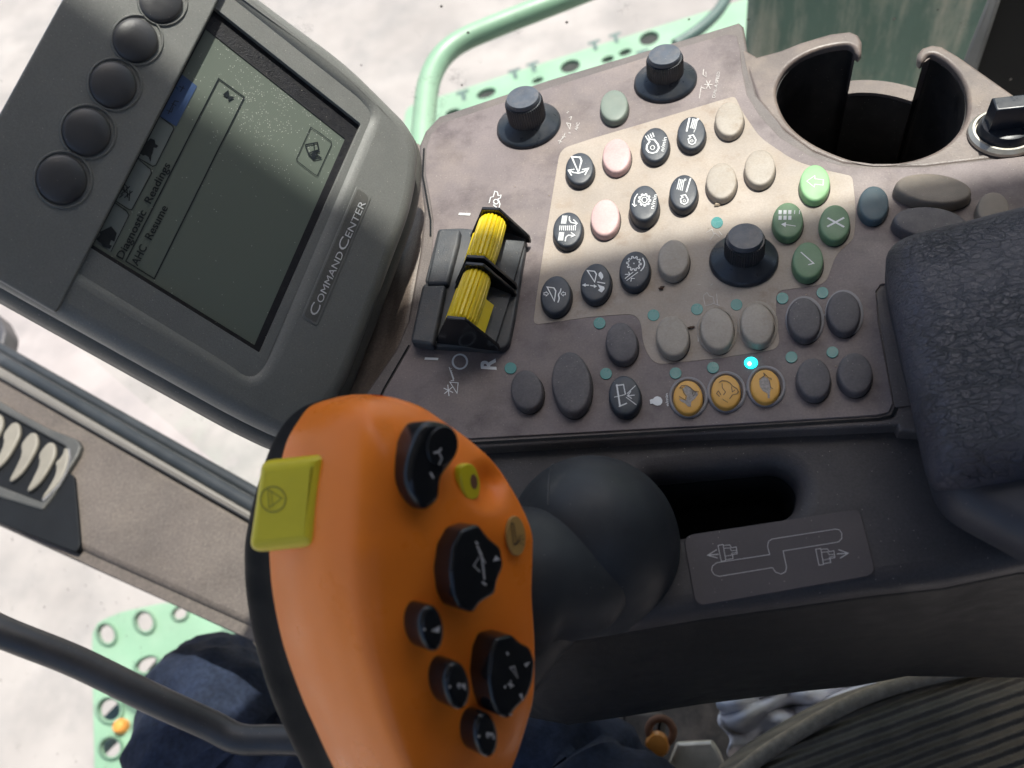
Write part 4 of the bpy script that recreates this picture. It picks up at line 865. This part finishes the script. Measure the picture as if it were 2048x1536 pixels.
# grime and chaff
random.seed(11)
def bit(px, s, mt, name, seedn=0, parent=con, z=.0007):
    c = PAN.P(px, z); V = []; rs = random.Random(seedn); n = 9
    for lay, k_ in ((0, 1), (1, .6)):
        for i in range(n): a = 2 * math.pi * i / n; r_ = s * k_ * rs.uniform(.4, 1.2); V.append(c + np.array([r_ * math.cos(a), r_ * .6 * math.sin(a), lay * s * .35]))
    return link(name, mesh(V, [tuple(range(n, 2 * n))] + [(i, (i + 1) % n, n + (i + 1) % n, n + i) for i in range(n)]), mt, None, smoothit=False)
o = bit((1323, 576), .0019, M['debris'], 'chaff_flake', 1); tag(o, 'dark chaff flake on the beige field below the shaded beige button', 'chaff flake')
o = bit((1382, 655), .0016, M['debris'], 'chaff_flake', 2); tag(o, 'dark chaff flake between two beige buttons', 'chaff flake')
o = bit((1434, 408), .0022, M['paper'], 'chaff_flake', 4); tag(o, 'pale tan chaff flake above the cyan window', 'chaff flake')

rs = random.Random(4)
for i in range(26):
    px = (rs.uniform(900, 1740), rs.uniform(340, 830))
    q = PAN.P(px, .0003); o = bit(px, rs.uniform(.00025, .0006), M['paper'], 'crumb', 20 + i, z=.0004)
    tag(o, 'tiny pale crumb of chaff scattered on the button panel', 'crumb', 'crumbs on the button panel')
# gate legend plate
K8 = K(1370, 1000, .1953)
plate = slab('gate_plate', LED, rnd(K8([(-20, 365, 110), (1790, 90, 90), (1965, 765, 120), (110, 1090, 120)]), 10), .0006, .0006, .0003, M['plate'], con)
mk = Marks(LED, .0009)
def capsule():
    return K8([(870, 560), (845, 480), (855, 425), (890, 400), (1540, 298), (1580, 305), (1605, 340), (1605, 395), (1570, 430), (1005, 522), (1040, 690), (1030, 735), (985, 758), (930, 740), (895, 692), (350, 782), (300, 765), (272, 720), (282, 675), (325, 642), (870, 558)])
mk.line(capsule(), 1.4)
for dx, dy in ((0, 0), (1000, 40)):
    mk.line(K8([(x + dx, y + dy) for x, y in [(338, 465), (390, 455), (418, 620), (372, 628)]]), 1.4, True)
    mk.line(K8([(x + dx, y + dy) for x, y in [(398, 465), (460, 460), (475, 490), (525, 480), (535, 550), (485, 560), (492, 600), (420, 612)]]), 1.4)
    mk.line(K8([(x + dx, y + dy) for x, y in [(400, 495), (460, 490), (475, 520), (530, 515)]]), 1.2).line(K8([(x + dx, y + dy) for x, y in [(415, 575), (475, 565), (480, 545), (532, 535)]]), 1.2)
mk.line(K8([(345, 555), (232, 566)]), 2.2).line(K8([(325, 508), (232, 566), (335, 594)]), 1.9)
mk.line(K8([(1555, 552), (1670, 545)]), 2.2).line(K8([(1570, 508), (1672, 544), (1588, 596)]), 1.9)
mk.make('lettering', M['printgrey'], plate)

# ------------------------------------------------------------------ armrest pad
AP = hplane(.012)
pad = thing('armrest_pad', 'wrinkled dark vinyl armrest pad at the right edge', 'armrest', tuple(PAN.P((2000, 700))))
pp = [(1772, 512), (1782, 492), (1810, 476), (1900, 452), (2048, 415), (2400, 350), (2700, 700), (2500, 860), (2200, 920), (2048, 952), (1950, 968), (1895, 968), (1868, 945), (1850, 880), (1815, 740)]
pq = [(1772, 512), (1782, 492), (1810, 476), (1900, 452), (2048, 425), (2400, 360), (2700, 800), (2500, 1300), (2200, 1180), (2048, 1094), (1960, 1050), (1910, 1020), (1884, 985), (1864, 930), (1820, 760)]
pillow('pad', AP, smooth(pp, 3), .017, .026, .024, .0125, M['leather'], pad)
pillow('pad_base', AP, smooth(pq, 3), .006, .0135, .022, .0095, M['vinyl'], pad)

# ------------------------------------------------------------------ monitor
mon = thing('display_monitor', 'tilted grey monochrome display monitor with a row of round keys', 'monitor', tuple(MON.P((400, 500), -.03)))
face = rnd([(246, -226, 60), (-151, 486, 60), (300, 738, 40), (480, 838, 50), (600, 895, 60), (690, 790, 60), (836, 400, 60), (848, 270, 60), (700, 122, 60), (527, -6, 60)], 30, 8)
hole_o = rnd([(463, 4, 4), (712, 200, 8), (736, 226, 12), (528, 716, 12), (505, 748, 20), (470, 722, 20), (128, 512, 10), (150, 470, 4), (436, -20, 4)], 4, 5)
fr = slab('bezel', MON, face, 0, .016, .0068, M['monitor'], mon, holes=[hole_o], bres=6)
lcdq = [(412, 58), (690, 278), (509, 690), (186, 490)]
frm = slab('screen_surround', MON, rnd([(440, -40), (720, 195), (748, 230), (530, 730), (505, 760), (140, 540), (110, 520), (125, 480)], 4), -.0016, .004, .0002, M['monitor'], mon, holes=[rnd([(420, 8), (722, 248), (520, 706), (172, 490)], 5)], at=-.0016)
slab('lcd_gasket', MON, [(410, -6), (736, 244), (528, 716), (162, 490)], -.0040, .002, .0001, M['lcdframe'], mon, holes=[lcdq])
scr = slab('screen', MON, [(395, 30), (710, 265), (518, 712), (168, 490)], -.0044, .002, .0001, M['lcd'], mon)
slab('rear_case', MON, [(x * 1.02 - 8, y * 1.02 + 12) for x, y in face], -.0165, .030, .006, M['moncase'], mon, at=-.0165, bres=5)
# strip with keys, standing a little proud
strip = rnd([(452, -32, 4), (425, 24, 6), (126, 602, 10), (112, 626, 8), (-50, 532, 20), (-140, 480, 40), (242, -215, 40), (300, -240, 20), (430, -100, 10)], 5)
slab('key_strip', MON, strip, .0013, .004, .0009, M['monitor'], mon)
MK = Plane(MON.o + MON.n * .0013, MON.n, MON.ex)
for i, (x, y, r_) in enumerate([(123, 357, 101), (173, 262, 97), (226, 167, 94), (271, 78, 90), (322, 1, 86), (366, -78, 82)]):
    a = [np.array(MK.uv(p, 0)) for p in ell(x + 3, y + 2, r_ * 1.17, r_ * 1.12, 30, 48)]; cc = np.mean(a, axis=0); V = []; Fs = []
    o = key(x, y, r_, r_ * .94, M['monbtn'], 30, ht=.0018, dome=.0012, name='round_key', parent=mon, pl=MK)
    for s_, z in ((1.04, .00005), (1.0, .0007), (.96, .0007), (.925, .00005)):
        for q in a: V.append(MK.W(cc[0] + (q[0] - cc[0]) * s_, cc[1] + (q[1] - cc[1]) * s_, z))
    for j in range(3):
        for i in range(48): Fs.append((j * 48 + i, j * 48 + (i + 1) % 48, (j + 1) * 48 + (i + 1) % 48, (j + 1) * 48 + i))
    link('key_collar', fixn(mesh(V, Fs)), M['monitor'], o)
# name plate with lettering
K3 = K(560, 350, .2149)
npl = slab('name_plate', MON, rnd(K3([(712, 105, 10), (800, 150, 60), (850, 215, 20), (345, 1410, 40), (200, 1320, 40)]), 4), .0004, .001, .0003, M['monitor'], mon)
slab('plate_inset', MON, rnd(K3([(722, 128, 10), (798, 172, 50), (826, 218, 20), (333, 1380, 30), (222, 1306, 30)]), 4), .00055, .0006, .0001, M['moncase'], npl)
mk = Marks(MON, .0009); hvb = (-15.5, -8.5); hvs = (-11.8, -6.6)
def along(t): a = np.array(K3([(338, 1318)])[0]); b = np.array(K3([(800, 262)])[0]); return tuple(a + (b - a) * t)
mk.text('C', along(0), along(.098), hvb).text('OMMAND', along(.115), along(.555), hvs).text('C', along(.575), along(.675), hvb).text('ENTER', along(.69), along(1.0), hvs)
mk.make('lettering', M['silver'], npl)
# what the screen shows
SC = K(180, 60, .3256); S2 = K(440, 50, .2083)
mk = Marks(MON, -.00425); mk.fill(SC([(25, 1290), (140, 1058), (240, 1130), (128, 1362)])).fill(SC([(148, 1048), (285, 785), (378, 862), (258, 1105)])).fill(SC([(290, 783), (415, 522), (515, 598), (402, 835)])).make('tabs', M['lcdtab'], scr)
mk = Marks(MON, -.0042); mk.fill(SC([(555, 265), (658, 345), (530, 592), (415, 520)])).make('blue_tab', M['lcdblue'], scr)
mk = Marks(MON, -.0040)
mk.line(SC([(128, 1362), (240, 1138), (225, 1112), (145, 1055)]), 1.8).line(SC([(152, 1046), (240, 1104), (258, 1102), (378, 880), (372, 856), (285, 783)]), 1.8).line(SC([(292, 783), (385, 838), (405, 830), (515, 608), (508, 590), (415, 520)]), 1.8)
mk.line(SC([(790, 298), (948, 412), (395, 1528), (220, 1420)]), 2.4, True)
mk.fill(SC([(38, 1285), (62, 1258), (60, 1240), (130, 1205), (165, 1248), (150, 1300), (130, 1290), (120, 1318), (135, 1325), (122, 1345), (80, 1330), (68, 1312)]))
mk.fill(SC([(302, 752), (315, 712), (345, 690), (372, 665), (398, 675), (402, 700), (420, 712), (408, 725), (392, 722), (385, 755), (378, 770), (372, 812), (360, 780), (340, 768), (325, 772)]))
for a, b in (((190, 1010), (245, 960)), ((200, 945), (215, 1000)), ((210, 1030), (262, 990)), ((225, 965), (232, 1030)), ((245, 985), (240, 1050)), ((195, 975), (240, 1010)), ((180, 1030), (205, 1010)), ((205, 940), (235, 970))): mk.line(SC([a, b]), 2)
mk.fill(SC([(815, 395), (850, 368), (858, 408), (835, 412)])).fill(SC([(862, 405), (890, 412), (850, 438), (848, 420)]))
mk.line(S2([(872, 980), (950, 1030), (1068, 1118), (1070, 1150), (935, 1445), (905, 1432), (740, 1305), (735, 1285)]), 1.4, True)
mk.line(S2([(818, 1150), (935, 1128), (950, 1200), (890, 1215)]), 2.6).line(S2([(820, 1155), (850, 1235), (890, 1215), (970, 1275), (900, 1290), (850, 1240)]), 2.4).line(S2([(900, 1140), (910, 1215), (960, 1215)]), 2.2).fill(S2([(870, 1240), (900, 1215), (940, 1240), (905, 1288)]))
hv = (-13.5, -7.5)
mk.text('Diagnostic', SC([(200, 1412)])[0], SC([(348, 1120)])[0], hv, bold=.014).text('Readings', SC([(372, 1070)])[0], SC([(495, 830)])[0], hv, bold=.014)
mk.text('AHC', SC([(292, 1452)])[0], SC([(352, 1335)])[0], hv, bold=.014).text('Resume', SC([(376, 1292)])[0], SC([(480, 1092)])[0], hv, bold=.014)
mk.line(SC([(480, 515), (520, 435), (545, 440)]), 1.6).line(SC([(470, 490), (500, 505), (512, 470)]), 1.4).line(SC([(555, 380), (575, 345)]), 1.6).line(SC([(548, 345), (582, 362)]), 1.4).line(SC([(500, 450), (530, 465)]), 1.4)
mk.make('screen_text', M['lcdink'], scr)
# arm that carries the monitor
o = link('monitor_arm', tube([MON.P((500, 600), -.045), MON.P((560, 800), -.06), MON.P((640, 900), -.09), PAN.P((760, 900), -.03)], .012, 16), M['moncase'], mon)

# ------------------------------------------------------------------ joystick
joy = thing('joystick', 'orange and black multi function drive handle on a rubber boot', 'joystick', tuple(PAN.P((1185, 1100), -.005)))
rows = [ # y, xL, xO, ridge, xE, dL, dRidge, dE
 (789, 700, 706, 725, 748, .262, .259, .262), (796, 660, 668, 728, 790, .262, .250, .262), (812, 610, 622, 732, 838, .262, .243, .262), (840, 574, 598, 738, 882, .262, .237, .262), (880, 548, 575, 742, 937, .262, .233, .262),
 (930, 528, 561, 742, 990, .262, .230, .262), (1000, 507, 548, 740, 1034, .262, .228, .262), (1060, 494, 541, 738, 1060, .262, .227, .261), (1110, 489, 539, 736, 1063, .262, .226, .261), (1190, 493, 546, 740, 1061, .262, .226, .260),
 (1290, 511, 567, 752, 1067, .262, .226, .260), (1390, 541, 602, 778, 1065, .262, .227, .259), (1450, 566, 628, 795, 1051, .262, .228, .259), (1536, 607, 668, 825, 1022, .262, .230, .259), (1620, 660, 716, 850, 975, .262, .235, .260), (1680, 730, 765, 860, 925, .262, .245, .260), (1700, 800, 810, 860, 880, .262, .256, .260)]
rr_ = [np.array(r) for r in cr(rows, 8)]
NS = 7
def section(r):
    y, xL, xO, xR, xE, dL, dR, dE = r; wd = (xE - xL); bk = min(.038, wd * .0001 + .006)
    c = [((xL + xE) / 2, dL + bk), (xL + wd * .12, dL + bk * .72), (xL, dL + bk * .2), (xO, dL - (dL - dR) * .10), (xO + (xR - xO) * .30, dR + (dL - dR) * .48), (xO + (xR - xO) * .66, dR + (dL - dR) * .14), (xR, dR),
         (xR + (xE - xR) * .35, dR + (dE - dR) * .25), (xR + (xE - xR) * .72, dR + (dE - dR) * .60), (xE - wd * .02, dE - .0035), (xE, dE + .002), (xE - wd * .06, dL + bk * .6)]
    n = len(c); pts = []
    for i in range(n):
        a, b, cc, d = (np.array(c[(i + k_) % n]) for k_ in (-1, 0, 1, 2))
        for j in range(NS):
            t_ = j / NS; q = .5 * ((2 * b) + (cc - a) * t_ + (2 * a - 5 * b + 4 * cc - d) * t_ * t_ + (3 * b - a - 3 * cc + d) * t_ ** 3); pts.append((q[0], y, q[1]))
    return pts
secs = [section(r) for r in rr_]; npt = len(secs[0])
G = [[Pd(*p) for p in s_] for s_ in secs]
# thumb recess
def dent(p, d):
    x, y = p[0], p[1]; u = ((x - 975) / 50); v = ((y - 968) / 68); q = math.sqrt(u * u + v * v)
    if p[2] > .262 or q > 1: return 0
    return .0062 * (math.cos(q * math.pi) + 1) / 2 if q < 1 else 0
for a, s_ in enumerate(secs):
    for b, p in enumerate(s_):
        dd = dent(p, 0)
        if dd: G[a][b] = Pd(p[0], p[1], p[2] + dd)
cen = [np.mean(g, axis=0) for g in G]
def submesh(i0, i1):
    idx = [i % npt for i in range(i0, i1 + 1)]; n = len(idx); V = [G[a][i] for a in range(len(G)) for i in idx]
    Fs = [(a * n + i, (a + 1) * n + i, (a + 1) * n + i + 1, a * n + i + 1) for a in range(len(G) - 1) for i in range(n - 1)]
    return mesh(V, Fs), V, Fs
me, VO, FO = submesh(3 * NS, 10 * NS + 2); link('handle_shell', fixn(me), M['orange'], joy, sharp=80)
me, _, _ = submesh(10 * NS + 2, 15 * NS); link('handle_back', fixn(me), M['grip'], joy, sharp=80)
tops = [G[0][i] for i in range(npt)]; link('handle_cap', mesh(tops, [tuple(range(npt))]), M['orange'], joy, smoothit=False)
bv = BVHTree.FromPolygons([Vector(v) for v in VO], FO)
def hit(px):
    loc, n, i, d = bv.ray_cast(Vector(CAM), Vector(ray(px)).normalized()); 
    n = np.array(n); 
    if n @ ray(px) > 0: n = -n
    return np.array(loc), n
def facet(px, lift=0, nmix=None):
    loc, n = hit(px)
    if nmix is not None: n = unit(n * (1 - nmix[1]) + unit(nmix[0]) * nmix[1])
    return Plane(loc + n * lift, n, R @ np.array([1., 0, 0]))
# common tilt of the right hand face
fn = unit(np.mean([hit(p)[1] for p in ((850, 1050), (900, 1150), (860, 1270), (950, 1250), (900, 1380), (800, 1150))], axis=0))
FN = unit(fn * .75 + unit(R @ np.array([.78, .05, .62])) * .25)
J6 = K(450, 760, .505); J4 = K(800, 820, .1953); J5 = K(800, 1160, .2448)
def stud(name, px, at, h, mt, label, bev=.0012, bres=4):
    loc, n = hit(at); p_ = Plane(loc, FN, R @ np.array([1., 0, 0])); o = slab(name, p_, px, h, h + .004, bev, mt, joy, bres=bres); o['label'] = label; return p_, o
# comma shaped thumb switch
p_, o = stud('thumb_switch', smooth(J4([(300, 105), (450, 120), (560, 165), (610, 270), (605, 400), (560, 540), (470, 640), (430, 730), (425, 900), (370, 970), (270, 1035), (190, 980), (110, 860), (70, 700), (95, 520), (160, 330), (230, 170)]), 2), (845, 925), .0080, M['gloss'], 'comma shaped black thumb switch', .0022, 5)
slab('switch_pad', p_, ell(*J4([(440, 370)])[0], 62, 82, 12), .0087, .0015, .0005, M['gloss'], o)
mk = Marks(p_, .0089); mk.line(J4([(345, 440), (400, 425), (425, 390)]), 3).line(J4([(400, 440), (430, 490), (400, 560)]), 2.2).line(J4([(310, 640), (345, 700)]), 3); mk.make('symbol', M['printgrey'], o)
# two octagonal rockers
oc1 = J6([(942, 592), (1005, 570), (1050, 628), (1095, 665), (1107, 735), (1083, 792), (1073, 848), (1012, 884), (985, 925), (930, 905), (905, 850), (893, 760), (905, 660)])
p_, o = stud('rocker_switch', rnd(oc1, 9), (905, 1130), .0082, M['gloss'], 'upper octagonal black rocker switch', .0012)
mk = Marks(p_, .0084); mk.line(J6([(992, 640), (1002, 650)]), 3).line(J6([(998, 655), (1015, 690), (1022, 740), (1028, 790)]), 3).line(J6([(1008, 700), (985, 735), (1010, 760)]), 1.6).line(J6([(1005, 680), (1032, 725)]), 1.6).line(J6([(1018, 800), (1035, 812)]), 3).fill(J6([(1072, 695), (1092, 712), (1062, 718)])); mk.make('symbol', M['printgrey'], o)
oc2 = J6([(1078, 1022), (1140, 1008), (1175, 1045), (1212, 1060), (1232, 1120), (1222, 1200), (1198, 1262), (1150, 1308), (1128, 1345), (1085, 1330), (1060, 1270), (1045, 1180), (1055, 1080)])
loc, n = hit((1000, 1330)); p_ = Plane(loc, FN, R @ np.array([1., 0, 0])); o = slab('rocker_switch', p_, rnd(oc2, 9), .0092, .016, .0012, M['gloss'], joy, bres=4); o['label'] = 'lower octagonal black rocker switch'
mk = Marks(p_, .0094); mk.line(J5([(900, 715), (935, 705), (962, 800)]), 1.5, True).line(J5([(880, 850), (930, 865)]), 2.2).line(J5([(905, 820), (905, 885)]), 2).line(J5([(872, 590), (885, 612)]), 3).fill(J5([(1015, 685), (1065, 668), (1030, 715)])).fill(J5([(972, 935), (998, 925), (1005, 988)])).fill(J5([(888, 1095), (925, 1095), (905, 1112)])).line(J5([(858, 862), (858, 885)]), 3); mk.make('symbol', M['printgrey'], o)
for (cx, cy, w_, h_), lb, sy in (((824, 985, 96, 186), 'small oval black button marked with a triangle', 0), ((925, 1212, 100, 194), 'small oval black button marked 2', '2'), ((1040, 1408, 92, 180), 'small oval black button marked 3', '3')):
    c_ = J6([(cx, cy)])[0]; p_, o = stud('oval_button', ell(c_[0], c_[1], w_ * .505, h_ * .505, -6), (c_[0] - 22, c_[1]), .0085, M['gloss'], lb, .0016, 5)
    mk = Marks(p_, .0087)
    if sy: mk.text(sy, (c_[0] + 4, c_[1] + 10), (c_[0] + 6, c_[1] - 4), (-13, -4), bold=.03) if False else mk.text(sy, (c_[0] + 14, c_[1] + 8), (c_[0] + 12, c_[1] - 5), (-15, -3), bold=.03)
    else: mk.fill([(c_[0] - 4, c_[1] + 4), (c_[0] + 14, c_[1] - 6), (c_[0] + 12, c_[1] + 8)])
    mk.line([(c_[0] - 18, c_[1] - 1), (c_[0] - 17, c_[1] + 4)], 4); mk.make('symbol', M['printgrey'], o)
# yellow ring button in the recess
loc, n = hit((938, 962)); p_ = Plane(loc + FN * .001, unit(FN + R @ np.array([.35, 0, 0])), R @ np.array([1., 0, 0]))
o = slab('yellow_push_button', p_, smooth(J4([(640, 560), (730, 538), (790, 600), (828, 720), (825, 860), (790, 920), (700, 925), (660, 840), (625, 720), (622, 620)]), 2), .0008, .003, .0007, M['ykey'], joy, bres=4); o['label'] = 'small yellow push button with a dark centre in the thumb recess'
slab('centre', p_, ell(*J4([(760, 735)])[0], 14, 30, -6), .0009, .0004, .0001, M['hole'], o)
# round beige sticker
loc, n = hit((1028, 1072)); p_ = Plane(loc + n * .0006, n, R @ np.array([1., 0, 0]))
o = slab('round_sticker', p_, ell(*J4([(1192, 1290)])[0], 38, 80, -4), .0006, .0012, .0003, M['beigedot'], joy); o['label'] = 'beige oval badge with unloading auger symbol'
mk = Marks(p_, .0009); mk.line(J4([(1140, 1160), (1165, 1165), (1195, 1365), (1165, 1375)]), 1.6, True).line(J4([(1165, 1380), (1200, 1372), (1210, 1340)]), 2)
for q in ((1260, 1275), (1275, 1320), (1275, 1385), (1225, 1275)): mk.line(J4([(1205, 1345), q]), 1)
mk.make('symbol', M['printdark'], o)
# yellow block button on the left shoulder
loc, n = hit((600, 1000)); yn = unit(R @ np.array([-.30, .10, 1.0])); p_ = Plane(Pd(565, 1000, .246), yn, R @ np.array([1., 0, 0]))
yb = rnd(J6([(128, 318, 34), (388, 290, 40), (352, 662, 40), (74, 690, 60)]), 14, 8)
o = slab('yellow_block_button', p_, yb, .004, .016, .0038, M['ykey'], joy, bres=6); o['label'] = 'square yellow block button with triangle in a circle'
mk = Marks(p_, .0042); mk.line(J6(circ(190, 472, 50, 28)), 2.2, True).line(J6([(168, 432), (225, 468), (175, 505)]), 1.6, True).line(J6([(182, 440), (188, 500)]), 1.4); mk.make('symbol', M['emboss'], o)
# neck and boot
neck = cr([Pd(760, 1190, .286), Pd(900, 1180, .288), Pd(1000, 1168, .290), Pd(1080, 1158, .293), Pd(1150, 1170, .296), Pd(1200, 1182, .299), Pd(1222, 1188, .301)], 7)
nr = np.interp(np.linspace(0, 1, len(neck)), [0, 1 / 6, 2 / 6, 3 / 6, 4 / 6, 5 / 6, .96, 1], [.028, .030, .0285, .0255, .0205, .0160, .011, .006])
link('neck', tube(neck, list(nr), 40), M['boot'], joy, sharp=80)
nk2 = cr([Pd(900, 1270, .285), Pd(985, 1290, .288), Pd(1040, 1240, .292), Pd(1110, 1180, .300)], 6)
link('neck_web', tube(nk2, list(np.interp(np.linspace(0, 1, len(nk2)), [0, .5, 1], [.026, .020, .018])), 32), M['boot'], joy, sharp=80)
bc = PAN.P((1186, 1084), -.004); rb = .0338
bt = lathe(bc - np.array([0, 0, .012]), [(rb * math.cos(a) if a > 0 else rb, .010 + rb * 1.18 * math.sin(max(a, 0)) if a > 0 else 0.0) for a in [-.1] + list(np.linspace(0.01, 1.45, 14))], 72)
o = link('boot', bt, M['boot'], joy, sharp=80)
sm = []; dx_ = -.0125; r_ = math.sqrt(rb * rb - dx_ * dx_) * 1.001
for a in np.linspace(.25, 1.5, 24): sm.append(bc + np.array([dx_, r_ * math.cos(a), -.002 + r_ * 1.185 * math.sin(a)]))
link('boot_seam', tube(sm, .00035, 6), M['saddle'], o)
